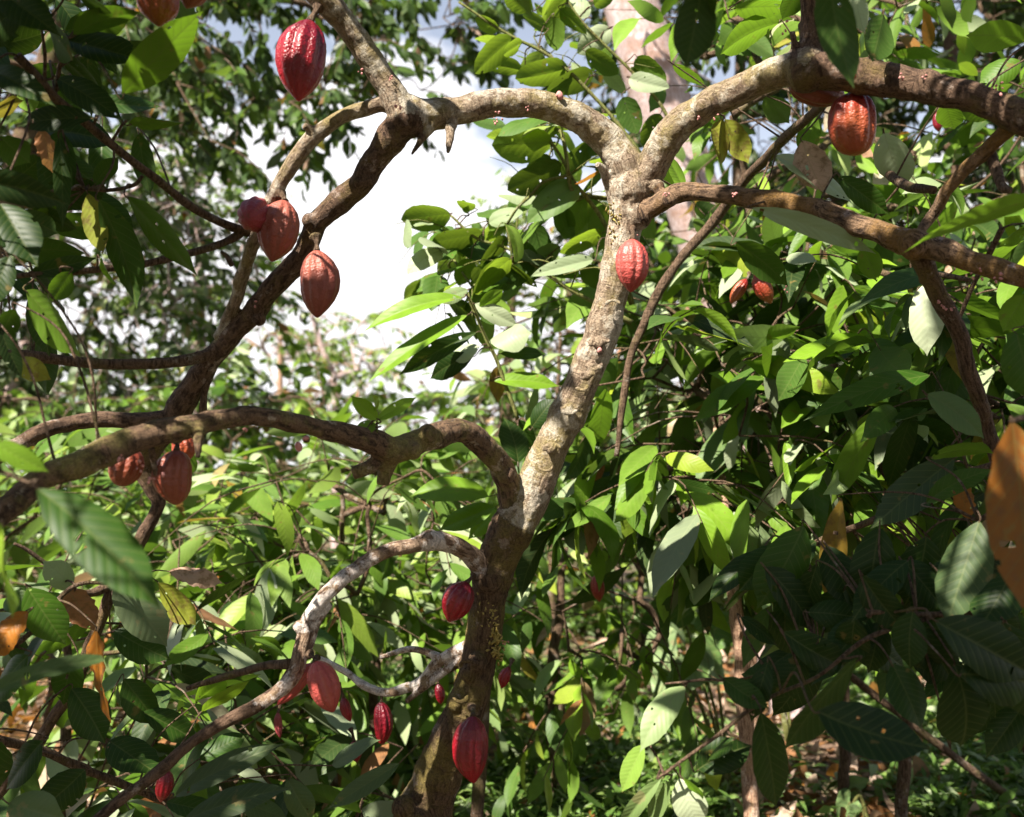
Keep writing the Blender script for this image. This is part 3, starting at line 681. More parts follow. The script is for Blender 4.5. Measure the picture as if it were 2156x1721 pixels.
# ================================================================== PODS
def make_pod(top, tip, hw, d, mat, label, attach=None, dtip=0.0, blunt=0.0, rough=1.0, grp='cacao pods hanging on the tree', name='cacao_pod', ridge=1.0, dtop=0.0, att_d=None):
    A = P(*top, d + dtop); B = P(*tip, d + dtip); ax = B - A; Ln = np.linalg.norm(ax); ax = ax / Ln
    r0 = hw * d / F
    u = nrm(np.cross(ax, [0.13, 1, 0.2])); w = np.cross(ax, u)
    nt_, nf_ = 84, 110
    t = np.linspace(0, 1, nt_); 
    tab_t = [0, .02, .07, .16, .3, .45, .6, .74, .85, .93, .975, 1]
    tab_r = np.array([.10, .24, .46, .74, .95, 1, .955, .78, .53, .28, .13, .03])
    if blunt: tab_r = tab_r * (1 - blunt) + blunt * np.array([.14, .35, .62, .82, .96, 1, .99, .92, .79, .60, .38, .06])
    tf = np.linspace(0, 1, 400); rt = np.interp(tf, tab_t, tab_r)
    ker = np.hanning(25); ker /= ker.sum(); rs = np.convolve(np.pad(rt, 12, mode='edge'), ker, 'valid')
    r = np.interp(t, tf, rs); r[0] = 0.08; r[-1] = 0.0
    ph = np.linspace(0, 2 * math.pi, nf_, endpoint=False); off = rng.uniform(0, 6)
    TT, PH = np.meshgrid(t, ph, indexing='ij')
    env = np.sin(np.pi * np.clip(TT, 0, 1)) ** 0.35 * (1 - 0.35 * TT)
    g1 = 1 - np.abs(np.sin(2.5 * (PH + off))) ** 0.6      # 5 deep furrows
    g2 = 1 - np.abs(np.sin(2.5 * (PH + off) + math.pi / 2)) ** 0.7
    prof = 1 + ridge * env * (0.045 * np.cos(10 * (PH + off) + math.pi) - 0.12 * g1 - 0.06 * g2)
    asy = rng.uniform(0, 6.28); prof = prof * (1 + .05 * np.cos(PH - asy) * np.sin(TT * 4.2) + .03 * np.cos(2 * PH + asy))
    R = r[:, None] * prof * r0
    bend = 0.03 * np.sin(t * math.pi) * rng.normal()
    V = A + TT[..., None] * Ln * ax + (R * np.cos(PH))[..., None] * u + (R * np.sin(PH))[..., None] * w + (bend * Ln)[:, None, None] * u
    V = V.reshape(-1, 3)
    nn = nrm((np.cos(PH)[..., None] * u + np.sin(PH)[..., None] * w)).reshape(-1, 3)
    wart = np.array([noise.noise(Vector(v * 75)) * 0.6 + abs(noise.noise(Vector(v * 190))) * 0.6 for v in V])
    V = V + nn * (wart * 0.013 * r0 * rough * env.ravel())[:, None]
    i = np.arange(nt_ - 1)[:, None] * nf_; j = np.arange(nf_)[None]; j2 = (j + 1) % nf_
    q = np.stack([i + j, i + nf_ + j, i + nf_ + j2, i + j2], -1).reshape(-1, 4)
    nb = np.array([noise.noise(Vector(v * 14)) for v in V])
    g = np.clip(TT.ravel() * 0.9 + nb * 0.7, 0, 1); gr = np.clip(0.85 * g1 + 0.5 * g2, 0, 1).ravel() * env.ravel()
    attr = np.stack([g, gr * 0.6, np.zeros_like(g)], -1)
    o = mesh_obj(name, V, q[:, ::-1], M_POD[mat], None, attr=attr, origin=A)
    tag(o, label, 'cacao pod', grp)
    at = attach if attach else (top[0], top[1] - 14)
    C = P(*at, att_d if att_d else d + dtop + 0.02)
    T = Tubes(); T.line([C, (A + C) / 2 + np.array([0.002, -0.002, 0.002]), A + ax * Ln * 0.02], [max(.009, r0 * .34), max(.005, r0 * .14), max(.004, r0 * .11), max(.006, r0 * .2)], 10, 6)
    T.build('stalk', M_TWIG, o)
    return o
make_pod((652,44), (628,214), 51, 2.33, 'crimson', 'large crimson pod hanging high at the left from the thick rising branch', attach=(672,14), dtip=-.03)
make_pod((330,-45), (334,56), 44, 1.95, 'red', 'dark red pod cut by the top edge of the picture above the shaded leaves', attach=(345,-70))
make_pod((420,-60), (392,18), 34, 2.0, 'brown', 'dark brown pod at the top edge, beside the cut-off red pod', attach=(420,-90))
make_pod((549,441), (522,462), 35, 2.47, 'maroon', 'small round maroon pod seen end-on, leftmost of the cluster on the thin branch', attach=(566,430), dtip=-.09, dtop=0.03, blunt=.7, ridge=1.0)
make_pod((600,422), (572,552), 43, 2.46, 'orange', 'reddish-orange ribbed pod squeezed between the two upper left branches', attach=(590,410), blunt=.05)
make_pod((667,527), (668,670), 41, 2.44, 'orange', 'orange-pink pod hanging alone against the white sky', attach=(664,500), blunt=.1)
make_pod((1331,504), (1328,616), 37, 2.5, 'pink', 'pale pink ribbed pod growing on the upper trunk below the fork', attach=(1330,480), att_d=2.57, blunt=.12)
make_pod((1794,196), (1802,328), 50, 2.34, 'red', 'blunt red and orange pod hanging under the upper right branch', attach=(1796,175), att_d=2.3, blunt=.85)
make_pod((1660,172), (1778,205), 34, 2.40, 'brown', 'dark brown-red pod lying sideways behind the upper right branch', attach=(1650,165), blunt=.5)
make_pod((372,948), (370,1064), 41, 2.02, 'brown', 'orange-brown warty pod under the mossy left branch', attach=(372,925), blunt=.4, rough=1.6)
make_pod((384,915), (386,975), 24, 2.10, 'red', 'small red pod tucked behind the orange-brown pod under the left branch', attach=(384,900), blunt=.6)
make_pod((276,940), (250,1024), 34, 2.04, 'brown', 'shaded brown-red pod hanging left of the orange-brown pod under the mossy branch', attach=(290,925), blunt=.6, rough=1.6)
make_pod((983,1226), (945,1310), 33, 2.6, 'crimson', 'small dark crimson pod tilted against the trunk under the whitish branch', attach=(1000,1210), att_d=2.66, blunt=.1)
make_pod((996,1508), (997,1650), 38, 2.56, 'crimson', 'glossy crimson pod on the front of the lower trunk', attach=(992,1486), att_d=2.68, blunt=.05)
make_pod((664,1392), (702,1500), 33, 2.30, 'pink', 'orange-pink ribbed pod hanging from the whitish lower branch', attach=(652,1378), blunt=.2)
make_pod((660,1398), (584,1485), 21, 2.38, 'pink', 'slim red pod slanting down to the left behind the whitish lower branch', attach=(668,1385))
make_pod((802,1478), (804,1568), 20, 2.86, 'crimson', 'slim bright crimson pod hanging from the small low branch left of the trunk', attach=(802,1458), blunt=.5, att_d=2.88)
make_pod((722,1468), (738,1520), 12, 2.9, 'crimson', 'tiny crimson pod just right of the orange-pink pod', attach=(712,1440))
make_pod((745,1560), (752,1606), 14, 3.0, 'crimson', 'tiny crimson pod hanging low over the pinkish ground', attach=(738,1535))
make_pod((352,1620), (338,1690), 18, 2.35, 'crimson', 'small dark crimson pod hidden in the shaded leaves at the lower left', attach=(356,1604))
make_pod((1072,1405), (1056,1450), 13, 3.0, 'crimson', 'small dark red pod just right of the trunk among green leaves', attach=(1078,1390))
make_pod((1592,575), (1624,640), 20, 3.3, 'red', 'brick-red pod in the leaves right of the pale trunk', attach=(1585,560))
make_pod((1572,588), (1538,640), 13, 3.35, 'red', 'thin brick-red pod slanting left beside the brick-red one', attach=(1578,576))
make_pod((1975,235), (1976,278), 11, 3.6, 'crimson', 'tiny dark red pod in the shade under the right end of the top branch', attach=(1975,215))
make_pod((1255,1210), (1262,1268), 15, 3.8, 'red', 'blurred red pod among the leaves right of the lower trunk', attach=(1252,1190))
make_pod((922,1440), (928,1484), 11, 3.0, 'crimson', 'tiny dark pod behind the low branch left of the trunk', attach=(920,1425))
make_pod((585,1500), (590,1555), 9, 2.9, 'maroon', 'thin dull red pod hanging under the slim slanting pod', attach=(590,1480))

# ================================================================== HERO LEAVES
KINDMAT = {'c': M_CACAO, 'b': M_BROAD}
def hero(parent, rows, mat, kind='cacao', name='leaf', petw=0.0016, attachC=None, maxtwig=0.45, twigname='twig'):
    """rows: bx, by, tx, ty, width, depth, tone r, wither g, pale b, facing ('f' camera, 'u' up) , label"""
    for row in rows:
        bx, by, tx, ty, wd, d, r, g, b, face = row[:10]
        label = row[10] if len(row) > 10 else None
        dz = rng.uniform(-.06, .06)
        A = P(bx, by, d); B = P(tx, ty, d + dz)
        D = B - A; L = np.linalg.norm(D); vd = nrm(CAM - (A + B) / 2)
        if face == 'f': Nn = vd * 1.0 + np.array([0, 0, 0.45]) + rng.normal(size=3) * 0.22
        elif face == 'u': Nn = np.array([0, 0, 1.0]) * 1.0 - vd * 0.55 + rng.normal(size=3) * 0.15     # underside seen
        elif face == 's': Nn = vd + np.array([rng.choice([-1, 1]) * 0.7, 0, 0.4])
        else: Nn = vd + np.array([0, 0, 0.9])
        w = wd * d / F
        k = (rng.uniform(0.15, 0.95) if wd < 100 else rng.uniform(.1, .3)) * (1 if face != 'u' else 0.6)
        # keep the tip where it was traced: rotate direction up by k/2
        Nn_ = nrm(Nn - nrm(D) * np.dot(Nn, nrm(D)))
        Dr = nrm(D) * math.cos(k / 2) + Nn_ * math.sin(k / 2)
        Lr = L * (k / 2) / math.sin(k / 2)
        cosn = abs(np.dot(nrm(Nn_), vd))
        w = min(w / max(cosn, 0.55), 0.5 * L + 0.02)
        args = (A[None], Dr[None], Nn[None], np.array([Lr]), np.array([w / Lr]), np.array([k]), np.array([rng.uniform(.08, .5)]))
        V, Q, uv, idx = leaves_mesh(*args, nu=34, nv=7, kind=kind, ripple=(0.007 if d > 1.5 else .002) if g < .4 else (0.012 if wd > 120 else 0.04))
        at = np.tile(np.array([[r, g, b]]), (len(V), 1))
        # insect holes and nibbled edges
        nq = len(Q); keep = np.ones(nq, bool)
        for h in range(rng.integers(0, 4)):
            c = V[Q[rng.integers(0, nq)]].mean(0); rad = rng.uniform(0.003, 0.008) * (L / 0.25)
            keep &= np.linalg.norm(V[Q].mean(1) - c, axis=1) > rad
        o = mesh_obj(name, V, Q[keep], mat, parent, uv=uv, attr=at)
        if label: o['label'] = label
        if attachC is not None:
            TWG = Tubes(); Cc = attachC; dist = np.linalg.norm(Cc - A, axis=1); i = np.argmin(dist)
            if dist[i] < maxtwig:
                m = (A + Cc[i]) / 2 + np.array([0, 0, 0.1 * dist[i]]) + rng.normal(size=3) * dist[i] * 0.06
                TWG.line([Cc[i], m, A - nrm(D) * 0.01, A + nrm(D) * 0.005], [0.0028, 0.0024, 0.0017, 0.0013], 6, 6, wob=0.003)
            else:
                TWG.line([A - nrm(D) * 0.05 + np.array([0, 0, .015]), A], [0.0018, 0.0013], 6, 4)
            TWG.build('leaf_stalk', M_TWIG, o)

twC = np.vstack([catmull([P(x, y, d) for x, y, r, d in rows], 6) for rows in TWIGS] + [allC])
LEFT_TOP = [
 (155,75,290,20,50,1.95,.55,0,0,'u'),(140,85,300,150,62,2.0,.1,0,0,'f'),(258,198,442,36,88,1.95,.75,0,0,'u'),(120,165,268,250,50,2.05,.2,0,0,'f'),
 (272,260,400,255,46,2.1,.7,0,0,'u'),(-60,380,142,396,78,1.7,.05,0,0,'f'),(195,250,36,262,48,2.0,.05,0,0,'f'),(185,407,210,540,46,2.2,.97,0.02,0,'u'),
 (207,420,292,652,78,2.15,.3,0,0,'u'),(268,415,415,590,62,2.2,.5,0,0,'u'),(55,612,168,757,98,2.1,.8,0,0,'u'),(36,760,106,806,48,2.2,.98,0.03,0,'f'),
 (0,430,72,565,72,1.8,.1,0,0,'f'),(20,540,-20,650,60,1.8,.1,0,0,'f'),(60,577,205,545,42,2.2,.3,0,0,'f'),(-20,150,110,235,46,1.9,.15,0,0,'f'),(125,120,228,205,60,2.1,.2,0,0,'u'),
 (10,-10,128,78,62,1.8,.2,0,0,'f'),(-40,75,42,76,48,1.85,.3,0,0,'f'),(125,290,145,485,34,2.1,.25,0,0,'f'),
 (-20,245,50,215,42,2.0,.98,.02,0,'u'),(120,430,64,482,32,2.2,.8,0,0,'u'),(-30,330,62,300,44,2.0,.4,0,0,'u'),(0,290,62,345,50,1.9,.4,0,0,'u'),(150,-20,240,40,60,1.9,.3,0,0,'u'),
 (60,20,-30,60,50,1.8,.2,0,0,'f'),(300,-40,420,30,60,2.1,.5,0,0,'u'),(-40,470,60,520,70,1.75,.1,0,0,'f'),(30,650,-10,740,50,1.9,.3,0,0,'u'),(0,690,40,800,40,1.9,.05,0,0,'f'),(210,545,240,600,30,2.2,.9,0,0,'u'),
 (150,572,110,640,46,2.15,.6,0,0,'u'),(40,165,70,240,34,2.1,.9,0,0,'u'),(88,45,150,120,50,2.0,.3,0,0,'u'),(200,390,250,330,40,2.25,.3,0,0,'u'),
]
for k in range(34):
    bx, by = rng.uniform(-40, 300), rng.uniform(-30, 700)
    if bx > 120 and by > 420: bx *= .3
    a_ = rng.uniform(-.5, 1.9); l_ = rng.uniform(90, 170)
    LEFT_TOP.append((bx, by, bx + l_ * math.cos(a_), by + l_ * math.sin(a_), l_ * rng.uniform(.34, .48), rng.uniform(2.15, 2.8), rng.uniform(.05, .5), 0, 0, rng.choice(['f', 'u'])))
LEFT_TOP = [(*q_[:6], q_[6] * (.35 if q_[9] == 'f' else .85 if q_[6] < .9 else 1), *q_[7:]) for q_ in LEFT_TOP]  # tones lowered: part of the shade on these leaves sits in their colour
hero(main, LEFT_TOP, M_CACAO, attachC=twC)
hero(main, [(84,272,108,368,42,2.1,.5,.72,0,'s','dried brown leaf hanging from the upper left twig'),
            (1480,-30,1458,148,84,1.6,.1,0,0,'u'),(1745,-60,1772,192,86,1.6,.2,0,0,'u'),(1450,-80,1510,40,70,1.6,.2,0,0,'u'),
            (1545,18,1682,22,48,2.6,.85,0,0,'u'),(1642,48,1518,108,60,2.7,.9,0,0,'u'),(1860,30,1852,140,88,2.2,.3,0,0,'u'),(1800,-20,1812,75,42,2.4,.5,0,.8,'f'),
            (2170,85,2040,68,36,2.2,.9,0,0,'u'),(1416,135,1480,190,24,2.8,.9,0,0,'u'),(1522,250,1508,347,48,2.6,1.,.05,0,'u','yellowing leaf, left one of the pair under the right branch'),
            (1526,252,1574,347,48,2.6,1.,.02,0,'u'),(1632,330,1798,432,54,2.5,.5,0,.75,'f'),(1582,438,1848,526,40,2.3,.4,0,.5,'f'),
            (1690,296,1722,412,128,2.47,.5,.95,0,'f','large dried pinkish-brown leaf caught above the right branch'),
            (1862,280,1892,398,86,2.6,.5,0,.8,'f'),(1765,372,1870,458,48,2.4,.2,0,0,'f'),(2190,420,1892,535,72,1.7,.9,0,0,'u'),
            (1815,520,1852,592,58,2.6,.7,0,0,'u'),(1548,510,1672,592,58,2.8,.35,0,0,'u'),(1655,545,1722,552,32,2.8,.4,0,.6,'f'),
            (1610,205,1660,262,44,2.7,.5,0,.1,'u'),(1720,240,1690,330,50,2.8,.6,0,0,'u'),(2150,130,2060,175,60,2.4,.5,0,0,'f'),(2130,235,2010,225,42,2.4,.7,0,0,'u'),(1990,215,2005,275,44,2.5,.9,0,0,'u'),
            (1948,598,1958,750,74,2.5,.5,0,1.0,'f','papery white leaf with holes beside the right hanging branch'),
            (1440,400,1400,330,30,2.7,.8,0,0,'u'),(2160,620,2110,700,60,2.2,.8,0,0,'u'),(2160,480,2100,520,50,2.2,.8,0,0,'u'),
            (795,884,738,833,32,2.26,.9,0,0,'f'),(790,886,880,840,26,2.26,.9,0,0,'f'),(792,866,799,826,18,2.26,.95,0,0,'f'),(794,900,748,905,30,2.26,.8,0,0,'f'),
            (418,745,432,790,26,2.7,.9,0,0,'f'),
            (390,950,400,1005,40,2.2,.7,0,0,'f'),(1690,-30,1640,40,50,2.5,.4,0,0,'u')], M_CACAO, attachC=twC)
T = Tubes(); T.line([P(793,930,2.28), P(794,900,2.27), P(793,872,2.26)], [.003,.0025,.002], 6, 5); T.build('twig', M_STEM, main)

# leafy crown of the tree above the picture: it throws the shade seen on the limbs
def shade(cx, cy, d, r, n, s=None, zmin=0.0):
    """anchors of sprays on the sun ray of a traced point"""
    out = []
    for k in range(n):
        p = P(cx + rng.uniform(-r, r), cy + rng.uniform(-r, r), d) 
        ss = s if s else rng.uniform(1.6, 2.6)
        out.append(p + SUN * (ss + rng.uniform(-.2, .3)))
    return out
SH = []
SH += shade(120, 250, 2.1, 170, 26)            # dark leaves, upper left
SH += shade(60, 480, 1.9, 120, 12)
SH += shade(1700, 120, 2.3, 130, 12)
SH += shade(1480, -20, 1.6, 100, 8)
SH += shade(1750, 60, 1.6, 100, 8)
SH += shade(1000, 1400, 2.7, 110, 13)          # lower trunk
SH += shade(960, 1550, 2.7, 110, 9)
SH += shade(1075, 1120, 2.68, 60, 6)
SH += shade(500, 790, 2.68, 110, 10)
SH += shade(640, 560, 2.55, 60, 3)
SH += shade(560, 900, 2.1, 150, 8)
SH += shade(60, 1040, 1.8, 70, 4)
SH += shade(350, 1600, 2.3, 200, 18)
SH += shade(380, 985, 2.05, 50, 5)
SH += shade(2010, 720, 2.4, 110, 9)
SH += shade(1850, 450, 2.3, 110, 6)
SH += shade(665, 85, 2.33, 30, 4, 1.2)
SH += shade(672, 600, 2.42, 12, 1, 2.0)
SH += shade(700, 900, 2.2, 90, 5)
SH += shade(200, 1150, 1.35, 80, 6, 1.3)
SH += shade(850, 960, 2.35, 80, 5)
SH = np.array(SH)
def in_view(p, m=60):
    v = p - CAM; d = v[..., 1] * cp + v[..., 2] * sp_; up = -v[..., 1] * sp_ + v[..., 2] * cp
    x = 1078 + v[..., 0] / d * F; y = 860.5 - up / d * F
    return (d > 0.05) & (x > -m) & (x < 2156 + m) & (y > -m) & (y < 1721 + m)
SH = SH[~in_view(SH, 160)]
dirs = nrm(rand_dirs(len(SH)) * np.array([1, 1, .3]))
tw, arr = sprays(SH, dirs, 0.42, 8, 0.26, 0.34, droop=0.3, jit=0.45)
ok = ~in_view(arr[0], 110) & ~in_view(arr[0] + arr[1] * arr[3][:, None], 40) & lit_mask(arr[0] + arr[1] * arr[3][:, None] * .5)
arr = tuple(a[ok] for a in arr)
V, Q, uv, idx = leaves_mesh(*arr, nu=8, nv=2, ripple=0.01)
mesh_obj('crown', V, Q, M_CACAO, main, uv=uv, attr=leaf_attr(len(arr[0]), idx, 0.02, 0.02, 0, .8))
T = Tubes()
hubs = [P(520,-200,2.3), P(1680,-160,2.28), P(-60,-250,2.2), P(1690,-420,2.1), P(600,-600,2.0), P(2240,290,2.1), P(2250,-250,2.1)]
T.line([hubs[0], P(560,-420,2.15), hubs[4]], [.035,.03,.02], 10, 6, wob=.01)
T.line([hubs[0], P(200,-260,2.25), hubs[2]], [.03,.022,.016], 10, 6, wob=.01)
T.line([hubs[1], P(1690,-300,2.2), hubs[3]], [.03,.022,.016], 10, 6, wob=.01)
T.line([P(2240,290,2.1), P(2330,60,2.1), hubs[6]], [.034,.025,.016], 10, 6, wob=.01)
H = np.array([hubs[2], hubs[3], hubs[4], hubs[6]])
for a, b, e in tw:
    if in_view(np.array([a, b, e]), 90).any(): continue
    h = H[np.argmin(((H - a) ** 2).sum(1))]
    pts = [h, (h + a) / 2 + np.array([0, 0, .12]), a, b, e]
    if in_view(catmull(pts, 5), 40).any() or not lit_mask(catmull(pts, 5), True).all(): pts = [a, b, e]
    if not lit_mask(catmull(pts, 5), True).all(): continue
    T.line(pts, [.007,.005,.004,.003,.002][-len(pts):], 5, 4)
T.build('crown_branch', M_TWIG, main)

# ================================================================== NEIGHBOUR TREE, RIGHT (shaded leaves hanging into the picture)
rt = thing('cacao_tree', 'cacao tree beyond the right edge, its dark shaded leaves and one orange leaf hanging in', 'tree', loc=tuple(gpt(2650, 2.2)))
T = Tubes(); b0 = gpt(2650, 2.2); b0[2] -= .1
T.line([b0, P(2620,1500,2.2), P(2560,1000,2.15), P(2480,500,2.1), P(2420,0,2.1), P(2380,-500,2.1)], [.09,.075,.065,.055,.045,.03], 16, 8, wob=.02)
T.build('trunk', M_BARKDARK, rt)
RTB = [[(2560,1000,30,2.15),(2400,1080,18,2.1),(2250,1200,12,2.05),(2080,1290,7,2.0),(1860,1290,5,2.0),(1830,1300,5,2.0)],
       [(1990,1290,5,2.0),(1830,1345,5,2.0),(1720,1425,4,2.0),(1620,1470,4,2.0),(1500,1558,4,2.0),(1384,1640,3,2.0)],
       [(1720,1375,3,2.1),(1560,1430,3,2.1),(1480,1432,3,2.1),(1400,1440,2,2.1)],
       [(2480,500,24,2.1),(2330,760,14,1.8),(2200,860,8,1.6),(2128,885,5,1.5)],
       [(2540,900,20,2.15),(2330,950,12,2.3),(2180,960,9,2.4),(2000,1010,8,2.5),(1880,1080,8,2.55),(1750,1130,7,2.6),(1690,1160,6,2.6)],
       [(2520,700,20,2.1),(2300,1000,12,2.1),(2110,1075,8,2.1),(2060,1095,5,2.1)]]
rc = []
for rows in RTB:
    T = Tubes(); pts = [P(x, y, d) for x, y, r, d in rows]
    T.line(pts, [r * d / F for x, y, r, d in rows], 9, 7, wob=.004); T.build('branch', M_TWIG, rt); rc.append(catmull(pts, 8))
rc = np.vstack(rc)
DARK = []  # shade put into the colour: lowest tones here and in the rows below
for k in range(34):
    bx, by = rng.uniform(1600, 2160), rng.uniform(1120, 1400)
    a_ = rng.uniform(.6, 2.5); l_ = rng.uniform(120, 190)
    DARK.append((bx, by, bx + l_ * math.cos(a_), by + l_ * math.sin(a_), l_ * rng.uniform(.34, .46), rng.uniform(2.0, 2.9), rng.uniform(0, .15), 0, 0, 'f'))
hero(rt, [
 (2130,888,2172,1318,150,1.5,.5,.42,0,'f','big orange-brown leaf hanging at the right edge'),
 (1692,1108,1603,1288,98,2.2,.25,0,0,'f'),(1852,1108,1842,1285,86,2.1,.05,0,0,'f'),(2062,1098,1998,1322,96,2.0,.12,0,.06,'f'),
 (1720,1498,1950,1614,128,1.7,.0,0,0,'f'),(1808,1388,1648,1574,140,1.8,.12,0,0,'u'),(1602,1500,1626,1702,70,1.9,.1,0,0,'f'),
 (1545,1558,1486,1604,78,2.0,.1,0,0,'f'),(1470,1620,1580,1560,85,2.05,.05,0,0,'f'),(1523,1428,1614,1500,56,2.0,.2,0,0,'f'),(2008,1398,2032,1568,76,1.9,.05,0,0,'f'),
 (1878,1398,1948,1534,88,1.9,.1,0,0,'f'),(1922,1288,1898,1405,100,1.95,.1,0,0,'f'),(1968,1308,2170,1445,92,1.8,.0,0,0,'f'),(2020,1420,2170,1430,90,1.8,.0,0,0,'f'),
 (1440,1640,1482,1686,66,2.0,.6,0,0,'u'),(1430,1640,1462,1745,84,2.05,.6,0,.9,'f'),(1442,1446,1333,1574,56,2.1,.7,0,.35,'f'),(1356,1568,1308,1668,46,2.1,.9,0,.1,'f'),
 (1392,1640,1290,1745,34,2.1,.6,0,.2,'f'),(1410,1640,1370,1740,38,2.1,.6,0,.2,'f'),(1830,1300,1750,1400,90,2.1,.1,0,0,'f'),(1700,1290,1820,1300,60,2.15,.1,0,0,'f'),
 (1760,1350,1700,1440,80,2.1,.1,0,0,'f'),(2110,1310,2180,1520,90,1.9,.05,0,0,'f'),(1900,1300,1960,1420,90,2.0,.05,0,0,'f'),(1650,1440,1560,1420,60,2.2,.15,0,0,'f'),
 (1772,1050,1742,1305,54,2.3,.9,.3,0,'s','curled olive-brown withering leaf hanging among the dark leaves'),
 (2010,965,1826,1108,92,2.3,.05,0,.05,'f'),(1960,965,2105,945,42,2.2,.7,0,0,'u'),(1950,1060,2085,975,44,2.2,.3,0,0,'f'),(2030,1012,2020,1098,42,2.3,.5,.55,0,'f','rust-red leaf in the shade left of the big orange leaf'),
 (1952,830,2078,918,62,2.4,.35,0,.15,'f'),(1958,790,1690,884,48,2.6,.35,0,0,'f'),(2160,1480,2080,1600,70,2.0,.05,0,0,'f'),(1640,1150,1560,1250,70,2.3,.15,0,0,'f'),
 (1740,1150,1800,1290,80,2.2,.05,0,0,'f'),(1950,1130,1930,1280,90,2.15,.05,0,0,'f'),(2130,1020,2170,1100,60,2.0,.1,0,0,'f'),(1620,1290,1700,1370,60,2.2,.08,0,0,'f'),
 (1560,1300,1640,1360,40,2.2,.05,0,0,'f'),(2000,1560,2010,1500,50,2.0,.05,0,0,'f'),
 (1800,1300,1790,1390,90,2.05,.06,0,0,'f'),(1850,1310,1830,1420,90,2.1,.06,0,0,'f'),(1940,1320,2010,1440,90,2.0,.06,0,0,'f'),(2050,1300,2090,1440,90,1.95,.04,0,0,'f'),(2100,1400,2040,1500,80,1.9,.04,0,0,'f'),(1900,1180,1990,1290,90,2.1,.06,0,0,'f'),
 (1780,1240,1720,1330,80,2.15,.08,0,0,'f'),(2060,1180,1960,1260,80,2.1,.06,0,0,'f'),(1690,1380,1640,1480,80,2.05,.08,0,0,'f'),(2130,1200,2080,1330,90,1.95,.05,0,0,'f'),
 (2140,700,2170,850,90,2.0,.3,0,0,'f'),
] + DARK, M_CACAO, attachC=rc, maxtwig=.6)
SH2 = []
for a in [(1700,1200,2.2,200,16),(1850,1400,1.95,220,26),(2050,1250,2.0,170,16),(1600,1560,1.95,110,10),(2120,1450,1.85,120,8),(1950,1000,2.2,130,5),(2110,1180,1.5,50,2)]:
    SH2 += shade(*a)
SH2 = np.array(SH2); SH2 = SH2[~in_view(SH2, 160)]
tw, arr = sprays(SH2, nrm(rand_dirs(len(SH2)) * np.array([1, 1, .3])), 0.42, 9, 0.26, 0.36, droop=0.3, jit=0.45)
ok = ~in_view(arr[0], 110) & ~in_view(arr[0] + arr[1] * arr[3][:, None], 40) & lit_mask(arr[0] + arr[1] * arr[3][:, None] * .5); arr = tuple(a[ok] for a in arr)
V, Q, uv, idx = leaves_mesh(*arr, nu=8, nv=2, ripple=0.01)
mesh_obj('crown', V, Q, M_CACAO, rt, uv=uv, attr=leaf_attr(len(arr[0]), idx, 0.02, 0.02, 0, .8))
T = Tubes(); h = P(2380,-500,2.1)
for a, b, e in tw:
    pts = [h, (h + a) / 2 + np.array([0, 0, .15]), a, b, e]
    if in_view(catmull(pts, 5), 40).any(): pts = [a, b, e]
    if in_view(catmull(pts, 5), 40).any() or not lit_mask(catmull(pts, 5), True).all(): continue
    T.line(pts, [.008,.006,.004,.003,.002][-len(pts):], 5, 4)
T.build('crown_branch', M_TWIG, rt)

# ================================================================== NEIGHBOUR TREE, LEFT (blurred near leaves, lower left)
lt = thing('cacao_tree', 'young cacao tree at the lower left edge with large blurred leaves and orange withered ones', 'tree', loc=tuple(gpt(-300, 2.0)))
T = Tubes(); b0 = gpt(-300, 2.0); b0[2] -= .1
T.line([b0, P(-260,1900,2.0), P(-240,1500,2.0), P(-220,1150,1.9), P(-200,900,1.8)], [.04,.035,.028,.02,.012], 12, 8, wob=.01); T.build('trunk', M_BARKDARK, lt)
LB = [[(-220,1150,14,1.9),(-120,1020,8,1.6),(-20,990,5,1.45),(60,1015,4,1.4)],[(-240,1500,16,2.0),(-100,1400,9,2.1),(30,1360,6,2.3),(150,1240,5,2.4),(240,1225,4,2.45)],
      [(-240,1600,14,2.0),(0,1560,10,2.3),(180,1620,9,2.5),(350,1690,7,2.6)],[(-220,1150,12,1.9),(-100,1100,7,1.6),(-20,1095,4,1.5)]]
lc = []
for rows in LB:
    T = Tubes(); pts = [P(x, y, d) for x, y, r, d in rows]
    T.line(pts, [r * d / F for x, y, r, d in rows], 8, 7, wob=.004); T.build('branch', M_TWIG, lt); lc.append(catmull(pts, 8))
lc = np.vstack(lc)
